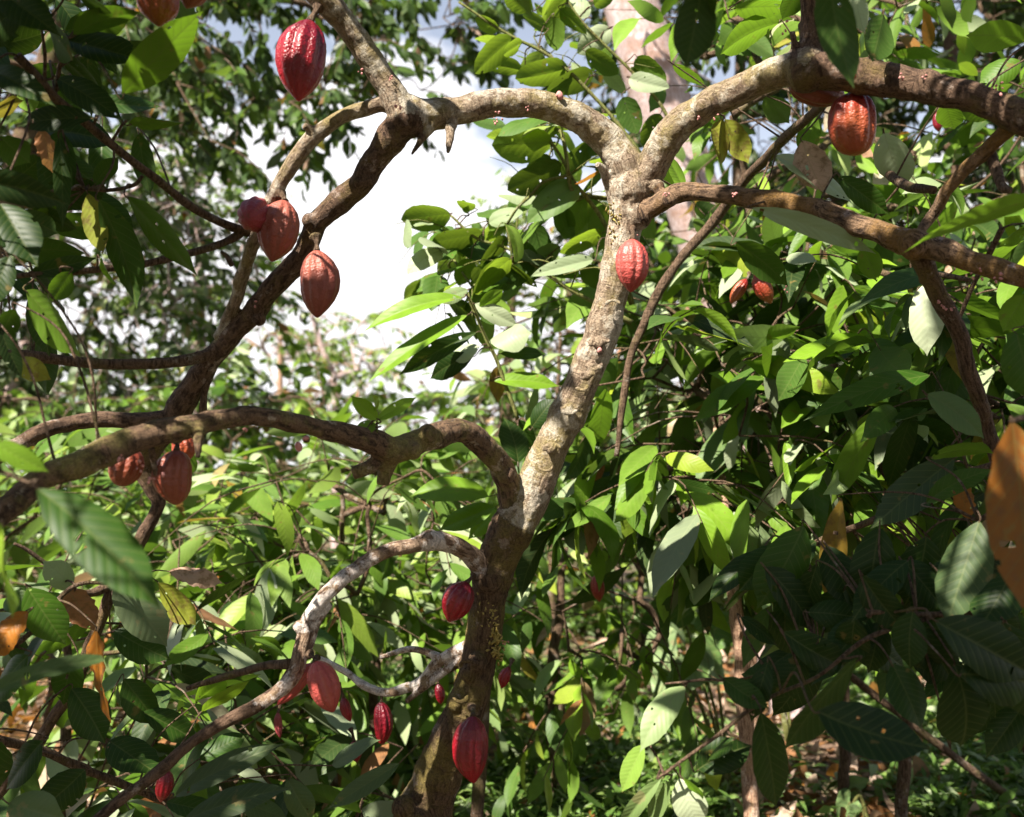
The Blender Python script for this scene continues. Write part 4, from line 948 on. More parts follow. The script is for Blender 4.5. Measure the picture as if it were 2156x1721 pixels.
hero(lt, [
 (78,1030,368,1262,104,1.35,.22,0,0,'f'),(-30,1090,22,1305,76,1.4,.93,0,0,'u'),(-30,925,95,1005,50,1.4,.8,0,0,'f'),(58,1238,132,1362,82,2.3,.4,0,0,'f'),
 (240,1222,338,1374,88,2.5,.2,0,.25,'f'),(332,1228,410,1322,62,2.7,1.,.02,0,'u'),(202,1325,236,1528,42,2.3,.5,.48,0,'s','curled orange-brown dead leaf hanging at the lower left'),
 (60,1288,-10,1385,38,2.2,.5,.5,0,'s','orange withered leaf at the left edge'),(356,1203,470,1228,40,2.9,.5,.9,0,'f','pinkish-brown dead leaf lying flat among the green'),(240,1328,350,1402,64,2.6,.2,0,0,'f'),
 (-40,1470,255,1398,38,1.6,.2,0,.08,'f'),(366,1678,605,1576,54,2.3,.1,0,.1,'f'),(385,1730,615,1655,56,2.3,.1,0,.1,'f'),(605,1640,650,1735,58,2.4,.2,0,.1,'f'),(840,1608,690,1710,44,2.3,.15,0,.1,'f'),
 (412,1482,482,1428,42,2.6,.92,0,0,'u'),(425,1500,532,1434,34,2.6,.95,0,0,'u'),(60,1380,-20,1480,70,2.3,.2,0,0,'f'),(150,1450,230,1560,80,2.4,.15,0,0,'f'),(90,1560,10,1660,80,2.2,.1,0,0,'f'),
 (230,1560,330,1640,80,2.4,.1,0,0,'f'),(180,1620,90,1720,90,2.3,.1,0,0,'f'),(260,1430,330,1530,70,2.6,.2,0,0,'f'),(140,1240,200,1330,60,2.5,.5,.7,.0,'f','large faded brown leaf behind the thin dark branch'),
 (350,1690,480,1730,50,2.5,.2,0,0,'f'),(20,1690,130,1740,70,2.1,.3,0,.2,'f'),(150,1240,90,1180,50,2.5,.5,0,.5,'f'),(300,1500,420,1560,56,2.6,.2,0,0,'f'),(420,1600,520,1540,50,2.6,.25,0,0,'f'),
 (500,1680,600,1740,50,2.5,.2,0,.1,'f'),(700,1610,800,1570,40,2.6,.25,0,.2,'f'),(20,1250,90,1310,50,2.4,.5,0,0,'f'),(0,1560,-50,1700,80,2.1,.15,0,0,'f'),(160,1380,120,1480,60,2.4,.25,0,0,'f'),
], M_CACAO, attachC=lc, maxtwig=.5)

# ================================================================== BROAD-LEAVED SAPLING behind the arch
sb = thing('broad_leaved_tree', 'sapling with rounded bright green translucent leaves behind the arching branch', 'tree', loc=tuple(gpt(1000, 3.9)))
SBT = [[(1355,330,6,3.5),(1252,205,5,3.5),(1160,121,4.5,3.5),(1050,62,4,3.5),(966,4,3,3.5)],
       [(1330,640,9,3.6),(1282,488,6,3.5),(1216,393,5,3.5),(1172,316,4,3.5),(1131,257,3,3.5)],
       [(1417,300,6,3.6),(1400,235,5,3.6),(1326,147,4,3.6),(1227,48,4,3.6),(1180,-30,3,3.6)],
       [(1330,680,8,3.6),(1200,610,5,3.6),(1080,530,4,3.6),(1000,500,4,3.6),(950,455,3,3.6)],
       [(1091,884,5,3.4),(1050,770,5,3.4),(1021,708,5,3.4),(984,616,5,3.4)]]
sc_ = []
b0 = gpt(1000, 3.9); b0[2] -= .1
T = Tubes(); T.line([b0, P(1030,1300,3.85), P(1110,1050,3.75), P(1200,860,3.7), P(1285,640,3.6), P(1365,330,3.55), P(1425,280,3.6)], [.03,.026,.022,.017,.012,.009], 10, 8, wob=.01)
T.line([P(1150,960,3.72), P(1120,930,3.55), P(1091,884,3.4)], [.014,.011,.008], 8, 6, wob=.01); T.build('trunk', M_TWIG, sb)
for rows in SBT:
    T = Tubes(); pts = [P(x, y, d) for x, y, r, d in rows]
    T.line(pts, [r * .8 * d / F for x, y, r, d in rows], 8, 7, wob=.004); T.build('branch', M_STEM, sb); sc_.append(catmull(pts, 8))
sc_ = np.vstack(sc_)
SBL = [
 (1080,80,1000,157,64,3.5,.6,0,0,'u'),(1197,143,1088,185,58,3.5,.6,0,0,'u'),(1165,35,1168,108,66,3.5,.7,0,0,'u'),(1164,300,1035,310,58,3.5,.6,0,0,'u'),(1182,345,1075,417,64,3.5,.1,0,0,'u'),
 (1215,388,1110,470,82,3.5,.4,0,.1,'f'),(948,450,848,470,40,3.6,.6,0,0,'u'),(1015,490,910,516,62,3.6,.3,0,0,'u'),(928,528,860,580,42,3.6,.6,0,.9,'f'),(990,545,966,602,48,3.6,.6,0,0,'u'),
 (1075,545,990,617,62,3.5,.8,0,0,'u'),(1070,500,1010,562,48,3.6,.2,0,0,'u'),(1110,510,1093,606,62,3.6,.05,0,0,'u'),(1268,490,1178,532,52,3.5,.8,0,0,'u'),(1250,160,1150,200,55,3.55,.2,0,0,'u'),
 (1232,108,1302,158,62,3.6,.4,0,0,'u'),(1285,60,1218,117,58,3.6,.5,0,.8,'f'),(1240,35,1188,0,40,3.6,.5,0,.7,'f'),(1325,165,1402,202,44,3.6,.5,0,.8,'f'),(1312,205,1342,282,62,3.6,.1,0,0,'u'),
 (1249,547,1122,592,34,3.3,.2,0,.5,'f'),(1050,62,1000,40,24,3.5,.9,0,0,'u'),(1100,90,1060,120,26,3.5,.7,0,0,'u'),(1150,60,1100,30,40,3.5,.5,0,0,'u'),(1180,20,1230,80,46,3.6,.5,0,0,'u'),
 (1200,240,1140,300,50,3.6,.4,0,0,'u'),(1250,300,1180,370,60,3.6,.1,0,0,'u'),(1290,250,1240,330,60,3.6,.15,0,0,'u'),(1340,120,1390,190,50,3.6,.6,0,0,'u'),
 (1150,420,1210,480,60,3.6,.3,0,0,'u'),(1240,420,1180,500,60,3.6,.5,0,0,'u'),(1050,560,1130,610,52,3.6,.4,0,0,'u'),(1030,470,1100,440,34,3.6,.5,0,.5,'f'),(960,480,985,540,40,3.6,.7,0,0,'u'),
 (1120,470,1150,560,62,3.65,.1,0,0,'u'),(1180,520,1110,580,50,3.65,.4,0,.2,'u'),(1100,150,1020,130,30,3.6,.6,0,0,'u'),(1250,10,1310,-30,50,3.6,.6,0,0,'u'),(1200,-10,1150,50,50,3.6,.4,0,0,'u'),
 (1280,350,1215,420,60,3.65,.2,0,0,'u'),(1160,330,1110,380,50,3.65,.1,0,0,'u'),(1390,240,1350,310,50,3.65,.3,0,0,'u'),(1140,110,1100,180,40,3.6,.5,0,.1,'u'),
 (1120,20,1060,-10,40,3.6,.8,0,0,'u'),(1225,560,1290,620,50,3.6,.4,0,0,'u'),(1000,440,960,425,22,3.6,.8,0,0,'u'),(985,450,975,420,14,3.6,.9,0,0,'u'),(1135,260,1095,270,20,3.6,.9,0,0,'u'),
]
SBL = [(q_[0], q_[1], q_[2], q_[3], q_[4] * 1.15, *q_[5:]) for q_ in SBL]
hero(sb, SBL, M_BROAD, kind='broad', attachC=sc_, maxtwig=.3)
hero(sb, [
 (973,627,762,694,40,3.3,.85,0,0,'t'),(984,664,769,802,42,3.3,.8,0,0,'t'),(1003,700,840,794,38,3.4,.1,0,0,'f'),(995,752,902,784,46,3.4,.05,0,0,'f'),(1054,745,1152,752,26,3.4,.2,0,0,'f'),
 (1040,803,1178,812,32,3.4,.8,0,0,'t'),(1091,975,1080,878,82,3.2,.1,0,0,'f'),(1120,900,1170,843,62,3.3,.05,0,0,'f'),(1010,730,950,760,40,3.4,.5,0,.8,'f'),(1000,640,1090,690,40,3.4,.5,0,.8,'f'),
 (985,610,920,640,30,3.4,.6,0,.4,'f'),(1030,720,1120,700,34,3.4,.5,0,.6,'f'),(1028,1046,862,1036,58,3.0,.75,0,0,'t'),(1043,1068,925,1121,52,3.0,.7,0,0,'t'),(1060,1080,980,1130,40,3.1,.8,0,0,'t'),
 (1091,884,1130,960,40,3.4,.2,0,0,'f'),(1010,650,1060,610,30,3.4,.9,0,0,'u'),(1050,770,1040,850,36,3.4,.6,.3,0,'u','yellow leaf on the thin stem behind the arch'),
], M_CACAO, attachC=sc_, maxtwig=.35, name='long_leaf')
poly = [(1010,90),(1100,50),(1215,10),(1262,180),(1330,330),(1300,650),(930,610),(890,560),(900,470),(1000,440),(1100,470),(1090,380),(1070,260),(1030,170)]
anc = boxpts(64, 880, 1340, 0, 660, 3.45, 4.3, poly=poly)
make_crown(sb, anc, M_BROAD, .19, .52, nleaf=4, tlen=.22, trunk_pts=[P(1285,640,3.6), P(1320,480,3.6), P(1365,330,3.55)], bark=M_STEM, nu=10, nv=3, kind='broad', wither=.02, pale=.16, droop=.4, ripple=.01, limb_r=.006, twig_r=.002)

# ================================================================== BACKGROUND TREES
def off(p, dx, dz, dy=0): return p + np.array([dx, dy, dz])
def bgtree(label, base, topxyd, box, n, mat=M_CACAO, size=0.25, ar=0.34, r=0.028, bark=M_TWIG, name='cacao_tree', cat='tree', group='cacao trees around the clearing', poly=None, mid=None, clump=0.0, **kw):
    t = thing(name, label, cat, loc=tuple(gpt(*base)), group=group)
    b = gpt(*base); b[2] -= .15
    tp = P(*topxyd); m = P(*mid) if mid else (b + tp) / 2 + np.array([rng.normal() * .08, 0, 0])
    anc = boxpts(n, *box, poly=poly, clump=clump)
    make_crown(t, anc, mat, size, ar, trunk_pts=[b, b * .7 + m * .3, m, (m + tp) / 2, tp], trunk_r=[r * 1.15, r, r * .8, r * .6, r * .4], bark=bark, **kw)
    return t
G1 = 'cacao trees around the clearing'
bgtree('cacao tree directly right of the leaning trunk, big drooping leaves in full sun', (2300, 4.6), (1480,700,4.1), (1330,1700,620,1060,3.3,4.5), 84, r=.024, nleaf=9, size=.28, ar=.31, droop=.6, jit=.75, ripple=.012, pale=.22, nu=9, nv=2, wither=.015)
bgtree('cacao tree in the middle of the right thicket with overlapping striped leaves', (1850, 4.4), (1800,650,4.3), (1600,2050,580,1060,3.3,4.9), 92, nleaf=9, size=.29, ar=.31, droop=.6, jit=.75, ripple=.012, pale=.22, nu=9, nv=2, wither=.015)
bgtree('cacao tree at the right edge below the hanging branch', (2200, 3.9), (2150,650,3.8), (1950,2350,560,1150,2.9,4.4), 64, nleaf=9, size=.28, ar=.31, droop=.8, ripple=.012, pale=.14, nu=9, nv=2)
bgtree('cacao tree behind the two upper right branches, mixed pale and yellow-green leaves', (1750, 5.2), (1700,250,5.0), (1460,1950,-80,560,3.7,5.8), 78, nleaf=8, ripple=.012, pale=.28, lo=.3, nu=8, nv=2, limbs=8, size=.22, clump=1)
bgtree('cacao tree in the upper right corner behind the top branch', (2250, 5.4), (2150,350,5.2), (1950,2400,150,650,3.8,6), 44, nleaf=8, ripple=.01, pale=.14, nu=8, nv=2)
bgtree('cacao tree deeper in the right thicket, seen through gaps between nearer leaves', (1700, 6.8), (1700,500,6.6), (1380,2250,480,1000,5.6,7.6), 90, nleaf=8, pale=.28, nu=6, limbs=9, size=.24)
bgtree('low cacao tree below the dark centre right thicket, shaded', (2250, 4.9), (1420,1050,4.4), (1180,1760,980,1120,3.6,5.2), 36, r=.02, nleaf=8, droop=.8, ripple=.012, pale=.06, nu=8, nv=2, hi=.7)
bgtree('young cacao tree with thin stem just right of the lower trunk, leaves lit yellow-green', (1185, 5.2), (1190,1150,5.1), (1070,1420,1160,1540,4.0,5.8), 50, nleaf=8, droop=.8, pale=.12, nu=8, nv=2, r=.04, size=.2, lo=.2)
bgtree('cacao tree with leaves paled by painted glare between the mossy branch and the whitish branch', (700, 4.9), (720,1020,4.8), (420,1000,960,1330,4.0,5.6), 80, nleaf=9, droop=.6, pale=.34, nu=7, nv=1, size=.25, ar=.32, lo=.3, limbs=7, mat=M_BRIGHT, poly=[(400,1060),(560,950),(680,985),(830,960),(1010,960),(1010,1340),(400,1340)])  # pale share of the leaves stands in for sun glare
bgtree('cacao tree left of the whitish branch, sunlit small leaves', (480, 5.6), (480,1150,5.4), (280,700,1060,1500,4.4,6.2), 84, nleaf=9, droop=.6, pale=.34, nu=6, size=.25, ar=.32, lo=.3, limbs=7, mat=M_BRIGHT)
bgtree('bushy cacao tree low behind the whitish branch and the small red pods', (820, 5.8), (800,1280,5.6), (560,1040,1270,1560,4.6,6.4), 76, nleaf=9, droop=.6, pale=.28, nu=6, size=.24, ar=.32, lo=.2, limbs=7, mat=M_BRIGHT, r=.035)
bgtree('low cacao tree at the lower left, dark leaves with sun flecks', (150, 3.9), (140,1250,3.8), (-120,520,1230,1760,3.0,4.6), 66, nleaf=8, ripple=.012, pale=.28, nu=8, nv=2, hi=.75, lo=0)
bgtree('cacao tree behind the lower left leaves, reaching up to the mossy branch', (120, 6.4), (120,980,6.2), (-150,450,900,1350,5,7.2), 80, nleaf=8, pale=.34, nu=5, size=.22, limbs=8, lo=.1, mat=M_BRIGHT)
bgtree('cacao tree at the bottom between the left thicket and the trunk', (480, 4.4), (470,1560,4.2), (280,850,1560,1800,3.4,4.6), 26, nleaf=8, droop=.4, ripple=.012, pale=.12, nu=8, nv=2, hi=.6, r=.025)
bgtree('cacao tree far behind the sapling, its pale leaves touching the white sky', (1180, 6.8), (1180,700,6.6), (950,1330,650,1120,5.8,7.6), 52, nleaf=8, pale=.34, nu=5, size=.2, limbs=7, lo=.2, mat=M_BRIGHT, poly=[(1060,620),(1340,600),(1340,1120),(940,1120),(960,900),(1020,760)])

# ---- tall shade trees
G2 = 'tall shade trees behind the cacao'
pt = thing('shade_tree', 'tall shade tree with a thick smooth pale pinkish leaning trunk, upper centre right', 'tree', loc=tuple(gpt(1640, 8.5)), group=G2)
b0 = gpt(1640, 8.5); b0[2] -= .2
T = Tubes(); T.line([b0, P(1600,900,8.5), P(1500,560,8.5), P(1430,330,8.5), P(1372,150,8.5), P(1320,-20,8.5), P(1250,-260,8.5), P(1180,-520,8.5)], [.30,.27,.24,.245,.25,.23,.2,.16], 28, 10, wob=.0); T.build('trunk', M_PALE, pt)
anc = boxpts(90, 1150,1800,-700,-150,7,10)
make_crown(pt, anc, M_FAR, .2, .4, nleaf=12, tlen=.7, nu=3, trunk_pts=[P(1430,330,8.5),P(1250,-260,8.5), P(1180,-520,8.5)], bark=M_PALE, limb_r=.05, forks=True, twig_r=.008)

def fartree(label, base, top, box, n, size=.14, nleaf=26, tlen=1.1, r=.16, poly=None, mat=M_FAR, clump=0, bark=M_TWIG, name='forest_tree', group='trees of the forest behind', mid=None, **kw):
    kw.setdefault('nu', 3); kw.setdefault('ar', .42); kw.setdefault('limb_r', .035); kw.setdefault('twig_r', .006); kw.setdefault('limbs', 9)
    return bgtree(label, base, top, box, n, mat=mat, size=size, r=r, bark=bark, name=name, group=group, poly=poly, clump=clump, nleaf=nleaf, tlen=tlen, mid=mid, jit=.9, **kw)
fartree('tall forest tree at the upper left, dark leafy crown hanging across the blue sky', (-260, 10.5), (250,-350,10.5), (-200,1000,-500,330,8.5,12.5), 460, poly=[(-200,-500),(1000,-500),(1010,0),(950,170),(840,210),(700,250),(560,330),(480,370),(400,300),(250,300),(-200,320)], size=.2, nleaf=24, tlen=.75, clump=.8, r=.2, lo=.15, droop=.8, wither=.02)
fartree('forest tree behind the left branches with a dense crown full of tiny sky gaps', (-100, 13), (170,350,13), (-200,420,120,860,11,15), 380, size=.19, nleaf=22, pale=.3, lo=0, clump=.5, bark=M_PALE)
fartree('forest tree left of the bare blue gap, olive leaves glittering in the sun', (430, 15), (420,450,15), (300,560,330,900,13,17), 130, size=.2, nleaf=22, poly=[(300,300),(420,330),(520,430),(540,600),(500,760),(520,900),(300,900)], pale=.3, lo=.4, mat=M_BRIGHT, clump=.6, bark=M_PALE)
fartree('slender distant tree with thin pinkish trunk and sparse crown below the lone orange pod', (712, 22), (650,640,22), (540,830,600,860,20,24), 70, size=.24, nleaf=16, tlen=.9, r=.1, poly=[(530,600),(640,590),(720,680),(850,660),(830,760),(740,860),(540,900)], pale=.3, lo=.5, mat=M_BRIGHT, bark=M_PALE, wither=.1, mid=(705,820,22), limb_r=.035, twig_r=.009)
fartree('second distant sparse tree behind the fork of the left branches', (620, 25), (590,700,25), (500,720,680,920,22,27), 40, size=.26, nleaf=14, tlen=1.2, r=.12, pale=.28, lo=.4, mat=M_BRIGHT, bark=M_ORBARK, wither=.1, limb_r=.05, twig_r=.015)
fartree('far round crown rising just over the mossy branch in the gap', (900, 24), (900,900,24), (780,1060,850,980,20,26), 70, size=.3, nleaf=16, r=.12, pale=.3, lo=.4, mat=M_BRIGHT, wither=.1)
fartree('far olive crown behind the sapling at the edge of the white sky', (1080, 16), (1080,560,16), (960,1350,440,900,14,18), 120, size=.2, nleaf=18, poly=[(1060,460),(1120,430),(1350,380),(1350,900),(1000,900),(1080,800),(1150,760),(1080,640)], pale=.3, lo=.4, mat=M_BRIGHT, clump=.6, wither=.1)
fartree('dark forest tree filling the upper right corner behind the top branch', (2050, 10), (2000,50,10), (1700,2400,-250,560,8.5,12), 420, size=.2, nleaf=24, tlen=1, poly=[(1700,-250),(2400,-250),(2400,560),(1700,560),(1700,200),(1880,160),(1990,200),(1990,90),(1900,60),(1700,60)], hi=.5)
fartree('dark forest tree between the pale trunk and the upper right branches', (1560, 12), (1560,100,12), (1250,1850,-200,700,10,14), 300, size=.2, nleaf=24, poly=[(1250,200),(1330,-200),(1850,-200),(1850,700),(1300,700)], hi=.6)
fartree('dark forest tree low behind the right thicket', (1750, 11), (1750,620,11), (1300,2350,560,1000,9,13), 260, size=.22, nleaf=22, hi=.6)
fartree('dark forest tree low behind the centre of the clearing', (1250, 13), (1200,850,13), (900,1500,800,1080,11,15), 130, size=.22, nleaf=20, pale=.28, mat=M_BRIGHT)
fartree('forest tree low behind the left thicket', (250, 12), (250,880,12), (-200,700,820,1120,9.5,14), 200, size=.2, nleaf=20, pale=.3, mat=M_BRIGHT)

# unseen trees added behind and beside the photographer to block sky light
G4 = 'unseen trees added to block sky light'
for kk, (ang, lab) in enumerate([(100, 'unseen tree added to block sky light, standing to the right of the photographer'), (150, 'unseen tree added to block sky light behind the photographer, right side'), (205, 'unseen tree added to block sky light behind the photographer, left side'), (262, 'unseen tree added to block sky light, standing to the left of the photographer')]):
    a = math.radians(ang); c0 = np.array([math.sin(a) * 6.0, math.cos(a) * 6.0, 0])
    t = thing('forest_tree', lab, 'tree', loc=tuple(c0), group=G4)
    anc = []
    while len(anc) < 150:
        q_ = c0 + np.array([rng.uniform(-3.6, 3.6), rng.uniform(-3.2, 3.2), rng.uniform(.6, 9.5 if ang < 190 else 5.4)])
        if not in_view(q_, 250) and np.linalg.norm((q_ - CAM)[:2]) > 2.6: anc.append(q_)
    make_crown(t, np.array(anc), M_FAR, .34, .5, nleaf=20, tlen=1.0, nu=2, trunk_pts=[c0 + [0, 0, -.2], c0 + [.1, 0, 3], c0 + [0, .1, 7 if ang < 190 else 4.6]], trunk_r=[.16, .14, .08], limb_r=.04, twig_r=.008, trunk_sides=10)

# slim trunks standing right of the clearing
def slim(label, pts, rr, mat, leaves=None):
    t = thing('slim_tree', label, 'tree', loc=tuple(pts[0]), group='slim bare trunks in the undergrowth')
    T = Tubes(); T.line(pts, rr, 14, 8, wob=.012); T.build('trunk', mat, t)
    anc = boxpts(8, *leaves); make_crown(t, anc, M_FAR, .16, .35, nleaf=10, tlen=.5, trunk_pts=pts[-3:], bark=M_TWIG, limbs=3, limb_r=.01)
g = gpt(1580, 3.4); g[2] -= .1
slim('slim sunlit orange-brown trunk in front of the big heart-shaped leaves', [g, P(1563,1430,3.4), P(1552,1320,3.4), P(1540,1220,3.42), P(1528,1080,3.5), P(1510,900,3.6)], [.029,.027,.0255,.024,.018,.010], M_ORBARK, (1450,1560,850,1000,3.4,3.9))
g = gpt(1650, 7.2); g[2] -= .1
slim('thicker pale grey trunk behind the big heart-shaped leaves', [g, P(1652,1430,7.2), P(1660,1280,7.2), P(1690,1130,7.2), P(1700,900,7.2), P(1680,700,7.2)], [.13,.125,.12,.11,.1,.08], M_PALE, (1600,1760,650,800,7,8))
g = gpt(1604, 5.2); g[2] -= .1
slim('short orange-brown stem at the bottom edge under the dark leaves', [g, P(1598,1600,5.2), P(1590,1500,5.2), P(1585,1400,5.2), P(1590,1300,5.2)], [.036,.035,.033,.03,.022], M_ORBARK, (1540,1640,1180,1300,5,5.6))

# ================================================================== TARO
def taro(label, base, leaves, d0):
    t = thing('taro_plant', label, 'plant', loc=tuple(gpt(base, d0)), group='taro plants on the forest floor')
    b = gpt(base, d0)
    for bx, by, tx, ty, w, d, face in leaves:
        A = P(bx, by, d); B = P(tx, ty, d + rng.uniform(-.05, .05)); D = nrm(B - A); L = np.linalg.norm(B - A)
        vd = nrm(CAM - A); Nn = vd * .8 + np.array([0, 0, .8]) if face == 'f' else vd * -.3 + np.array([0, 0, 1]); Nn = nrm(Nn - D * np.dot(Nn, D)); S = np.cross(Nn, D)
        wm = w * d / F * 1.15 / 2
        # heart blade with two back lobes
        nu, nv = 26, 9; V = []; uv = []
        for i in range(nu + 1):
            u = i / nu; x = -0.32 + 1.32 * u
            if x < 0: lo_ = 0.16 + 0.0 * x; k = (x + .32) / .32; wi = 0.55 + .42 * math.sqrt(max(0, 1 - (1 - k) ** 2)); inner = (-x / .32) * 0.28
            else: wi = 0.97 * (1 - x ** 1.7) ** .9 + .03 * (1 - x); inner = 0
            for j in range(-nv, nv + 1):
                v = j / nv
                a = inner + (wi - inner) * abs(v); y = math.copysign(a, v if j else 1) if j else 0
                if x < 0 and j == 0: y = 0; 
                zz = 0.10 * math.sin(x * 13 + abs(v) * 2) * abs(v) ** 2 * .35 - 0.12 * x * x + .12 * abs(y) - .1 * y * y + .03 * math.sin(x * 9 + y * 7)
                V.append(A + L * x * D + wm * y * S + L * zz * Nn * .8); uv.append((max(0, x) * .9, .5 + y * .45))
        V = np.array(V); m = 2 * nv + 1; Q = []
        for i in range(nu):
            for j in range(m - 1):
                x = -0.32 + 1.32 * i / nu
                if x < -0.03 and (j == nv or j == nv - 1): continue
                Q.append((i * m + j, (i + 1) * m + j, (i + 1) * m + j + 1, i * m + j + 1))
        lf = mesh_obj('leaf', V, np.array(Q), M_TARO, t, uv=np.array(uv), attr=np.tile([[rng.random(), 0, rng.uniform(.0, .3)]], (len(V), 1)))
        T = Tubes(); T.line([b + rng.normal(size=3) * .02, (b * .6 + A * .4) + np.array([0, 0, .1]), A + np.array([0, 0, -.03]), A], [.012,.009,.006,.005], 8, 6)
        T.build('leaf_stalk', M_STEM, t)
taro('taro plant with broad heart-shaped pale green leaves right of the lower trunk', 1520, [
 (1432,1375,1378,1470,150,5.0,'f'),(1500,1330,1560,1290,90,5.2,'f'),(1405,1310,1392,1250,110,5.2,'f'),(1480,1380,1530,1440,90,4.9,'f'),(1440,1290,1375,1285,60,5.4,'f')], 5.3)
taro('taro plant with wavy pale leaves behind the slim orange-brown trunk', 1640, [
 (1600,1290,1690,1318,110,6.2,'f'),(1590,1270,1540,1260,70,6.3,'f'),(1650,1250,1720,1240,60,6.4,'f')], 6.4)
taro('small taro plant low at the bottom right of the picture', 1800, [(1790,1690,1760,1730,60,4.8,'f'),(1780,1660,1830,1640,50,5.0,'f')], 5.0)

# ================================================================== GROUND
xs = np.concatenate([np.linspace(-60, -8, 30)[:-1], np.linspace(-8, 8, 160), np.linspace(8, 60, 30)[1:]])
ys = np.concatenate([np.linspace(-6, 0, 20)[:-1], np.linspace(0, 14, 150), np.linspace(14, 130, 60)[1:]])
X, Y = np.meshgrid(xs, ys, indexing='ij')
Z = np.array([ground_z(x, y) + 0.02 * noise.noise(Vector((x * 5, y * 5, 2))) for x, y in zip(X.ravel(), Y.ravel())])
i = np.arange(len(xs) - 1)[:, None] * len(ys); j = np.arange(len(ys) - 1)[None]
q = np.stack([i + j, i + len(ys) + j, i + len(ys) + j + 1, i + j + 1], -1).reshape(-1, 4)
m, nt, nd, lk = new_mat('forest_floor')
out = nd.new('ShaderNodeOutputMaterial'); bs = nd.new('ShaderNodeBsdfPrincipled'); lk.new(bs.outputs[0], out.inputs[0]); bs.inputs['Roughness'].default_value = .9
tc = nd.new('ShaderNodeTexCoord')
n1 = nd.new('ShaderNodeTexNoise'); n1.inputs['Scale'].default_value = 1.3; n1.inputs['Detail'].default_value = 8; n1.inputs['Roughness'].default_value = .7; lk.new(tc.outputs['Object'], n1.inputs['Vector'])
n2 = nd.new('ShaderNodeTexNoise'); n2.inputs['Scale'].default_value = 18; n2.inputs['Detail'].default_value = 8; lk.new(tc.outputs['Object'], n2.inputs['Vector'])
r = ramp(nd, [(.3, (.05, .03, .02)), (.5, (.14, .085, .055)), (.7, (.24, .15, .10))]); lk.new(n2.outputs[0], r.inputs[0])
mr = nd.new('ShaderNodeMapRange'); lk.new(n1.outputs[0], mr.inputs[0]); mr.inputs[1].default_value = .45; mr.inputs[2].default_value = .6
lk.new(mixc(nd, lk, mr.outputs[0], r.outputs[0], (.05, .08, .02)), bs.inputs['Base Color'])
bu = nd.new('ShaderNodeBump'); bu.inputs['Strength'].default_value = .8; bu.inputs['Distance'].default_value = .03; lk.new(n2.outputs[0], bu.inputs['Height']); lk.new(bu.outputs[0], bs.inputs['Normal'])
go = mesh_obj('ground', np.stack([X.ravel(), Y.ravel(), Z], -1), q, m); tag(go, kind='structure')

def scatter(n, x0, x1, d0, d1, dens=None):
    out = []
    while len(out) < n:
        d = d0 + (d1 - d0) * rng.random() ** 1.3; x = rng.uniform(x0, x1); p = gpt(x, d)
        if dens is None or rng.random() < dens(p): out.append(p)
    return np.array(out)
# fallen leaves
pos = scatter(10000, -200, 2350, 4.0, 14); n = len(pos); pos[:, 2] += rng.uniform(0.005, .04, n)
D = rand_dirs(n) * np.array([1, 1, .25]); Nn = np.array([0, 0, 1.]) + rng.normal(size=(n, 3)) * .35
V, Q, uv, idx = leaves_mesh(pos, D, Nn, rng.uniform(.08, .24, n), rng.uniform(.35, .5, n), rng.uniform(-1.5, 1.5, n), rng.uniform(-.3, .6, n), nu=5)
at = np.stack([rng.random(n), np.clip(rng.choice([.5, .72, .8, .95, 1.], n) + rng.normal(size=n) * .05, .05, 1), rng.uniform(0, .1, n)], -1)[idx]
fo = mesh_obj('fallen_leaves', V, Q, M_CACAO, uv=uv, attr=at); tag(fo, 'dry pinkish-brown leaves lying thickly over the forest floor', 'fallen leaves', kind='stuff')
# ground cover herbs
def dens(p): return np.clip(0.36 + 2.0 * noise.noise(Vector((p[0] * .9, p[1] * .7, 5))), .03, 1)
c = scatter(10000, 700, 2400, 4.2, 13, dens); k = 6
n = len(c) * k; pos = np.repeat(c, k, 0) + rng.normal(size=(n, 3)) * np.array([.03, .03, .01]); pos[:, 2] += rng.uniform(.0, .16, n)
D = nrm(rand_dirs(n) * np.array([1, 1, .3]) + np.array([0, 0, .45])); Nn = np.array([0, 0, 1.]) + rng.normal(size=(n, 3)) * .4
V, Q, uv, idx = leaves_mesh(pos, D, Nn, rng.uniform(.05, .14, n), rng.uniform(.18, .42, n), rng.uniform(.2, 1.5, n), rng.uniform(0, .4, n), nu=3, kind='small')
ho = mesh_obj('ground_cover', V, Q, M_GRASS, uv=uv, attr=leaf_attr(n, idx, .03, .15)); tag(ho, 'low bright green herbs covering the forest floor', 'ground cover', kind='stuff')
# undergrowth shrubs wall between the trees (knee to head high)
c = []
while len(c) < 2300:
    d = rng.uniform(7, 14); x = rng.uniform(-250, 2400); p = gpt(x, d)
    if 1100 < x < 2156 and d < 9.5: continue
    h = rng.random() ** .8 * 1.7
    if noise.noise(Vector((p[0] * .6, p[1] * .4, 9))) < rng.uniform(-.4, .5): continue
    p[2] += h; c.append(p)
c = np.array(c); dirs = nrm(rand_dirs(len(c)) * np.array([1, 1, .5]) + np.array([0, 0, .3]))
tw, arr = sprays(c, dirs, .4, 9, .17, .4, droop=.4, jit=.6)
V, Q, uv, idx = leaves_mesh(*arr, nu=3)
uo = mesh_obj('undergrowth', V, Q, M_BRIGHT, uv=uv, attr=leaf_attr(len(arr[0]), idx, .04, .2, 0, 1)); tag(uo, 'tangled green undergrowth closing the clearing behind the cacao trees', 'undergrowth', kind='stuff')
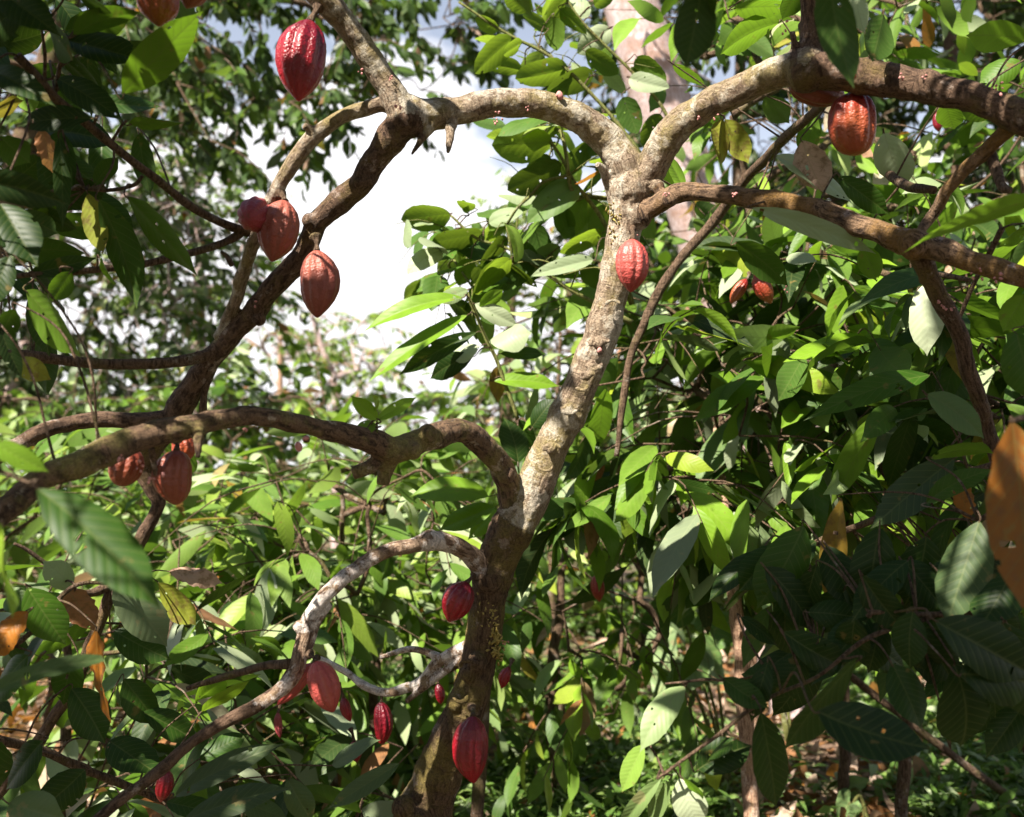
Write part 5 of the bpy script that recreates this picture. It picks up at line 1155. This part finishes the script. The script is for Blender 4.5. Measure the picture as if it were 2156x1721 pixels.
# far wood
c = []
while len(c) < 1700:
    d = rng.uniform(24, 46); x = rng.uniform(-300, 2500); p = P(x, 860, d)
    top = 2.1 + 1.3 * noise.noise(Vector((p[0] * .12, p[1] * .05, 3))) + (2.5 if x < 400 or x > 1250 else 0)
    p[2] = .5 + rng.random() ** .7 * top; c.append(p)
c = np.array(c)
tw, arr = sprays(c, nrm(rand_dirs(len(c))), 1.6, 16, .42, .5, droop=.3, jit=1.0)
V, Q, uv, idx = leaves_mesh(*arr, nu=2)
wo = mesh_obj('far_wood', V, Q, M_BRIGHT, uv=uv, attr=leaf_attr(len(arr[0]), idx, .08, .2, .1, 1)); tag(wo, 'far green wood beyond the clearing, seen low under the white sky', 'wood', kind='stuff')

# ================================================================== LIGHT, SKY, CAMERA
w = bpy.data.worlds.new('World'); scene.world = w; w.use_nodes = True
nt = w.node_tree; nd = nt.nodes; lk = nt.links; nd.clear()
out = nd.new('ShaderNodeOutputWorld'); bg = nd.new('ShaderNodeBackground'); lk.new(bg.outputs[0], out.inputs[0])
sky = nd.new('ShaderNodeTexSky'); sky.sky_type = 'NISHITA'; sky.sun_disc = False
sky.sun_elevation = math.asin(SUN[2]); sky.sun_rotation = math.atan2(SUN[0], SUN[1]); sky.dust_density = 0.6; sky.air_density = 1.0
tc = nd.new('ShaderNodeTexCoord')
mp = nd.new('ShaderNodeMapping'); mp.inputs['Scale'].default_value = (1, 1, 2.2); lk.new(tc.outputs['Generated'], mp.inputs['Vector'])
no = nd.new('ShaderNodeTexNoise'); no.inputs['Scale'].default_value = 3.4; no.inputs['Detail'].default_value = 9; no.inputs['Roughness'].default_value = .55; lk.new(mp.outputs[0], no.inputs['Vector'])
se = nd.new('ShaderNodeSeparateXYZ'); lk.new(tc.outputs['Generated'], se.inputs[0])
bias = nd.new('ShaderNodeMapRange'); lk.new(se.outputs[2], bias.inputs[0]); bias.inputs[1].default_value = .15; bias.inputs[2].default_value = .60; bias.inputs[3].default_value = .20; bias.inputs[4].default_value = -.30
sm = math_n(nd, lk, 'ADD', no.outputs[0], bias.outputs[0])
cm = nd.new('ShaderNodeMapRange'); cm.interpolation_type = 'SMOOTHSTEP'; lk.new(sm, cm.inputs[0]); cm.inputs[1].default_value = .42; cm.inputs[2].default_value = .58
SKYS = 0.05
veil = nd.new('ShaderNodeMapRange'); lk.new(se.outputs[2], veil.inputs[0]); veil.inputs[1].default_value = .3; veil.inputs[2].default_value = .7; veil.inputs[3].default_value = .4; veil.inputs[4].default_value = .0
col = mixc(nd, lk, math_n(nd, lk, 'MAXIMUM', cm.outputs[0], veil.outputs[0]), sky.outputs[0], (8.6, 8.5, 8.7))
lk.new(col, bg.inputs['Color']); bg.inputs['Strength'].default_value = SKYS
sl = bpy.data.lights.new('sun', 'SUN'); sl.energy = 5.0; sl.angle = math.radians(.53); sl.color = (1, .925, .81)
so = bpy.data.objects.new('sun', sl); COL.objects.link(so); so.rotation_euler = Vector(SUN).to_track_quat('Z', 'Y').to_euler(); so.location = (0, 0, 20)
cam = bpy.data.cameras.new('camera'); co = bpy.data.objects.new('camera', cam); COL.objects.link(co); scene.camera = co
co.location = (0, 0, CAMZ); co.rotation_euler = (math.radians(90) + PITCH, 0, 0)
cam.sensor_width = 36; cam.lens = 36 * F / 2156; cam.clip_start = .05; cam.clip_end = 1000
cam.dof.use_dof = True; cam.dof.focus_distance = 2.6; cam.dof.aperture_fstop = 2.8
vs = scene.view_settings; vs.view_transform = 'Standard'; vs.look = 'None'; vs.gamma = 1; vs.exposure = 1.7
cy = scene.cycles
cy.max_bounces = 7; cy.diffuse_bounces = 2; cy.glossy_bounces = 2; cy.transmission_bounces = 4; cy.transparent_max_bounces = 4; cy.sample_clamp_indirect = 6; cy.caustics_reflective = False; cy.caustics_refractive = False
cy.use_denoising = True
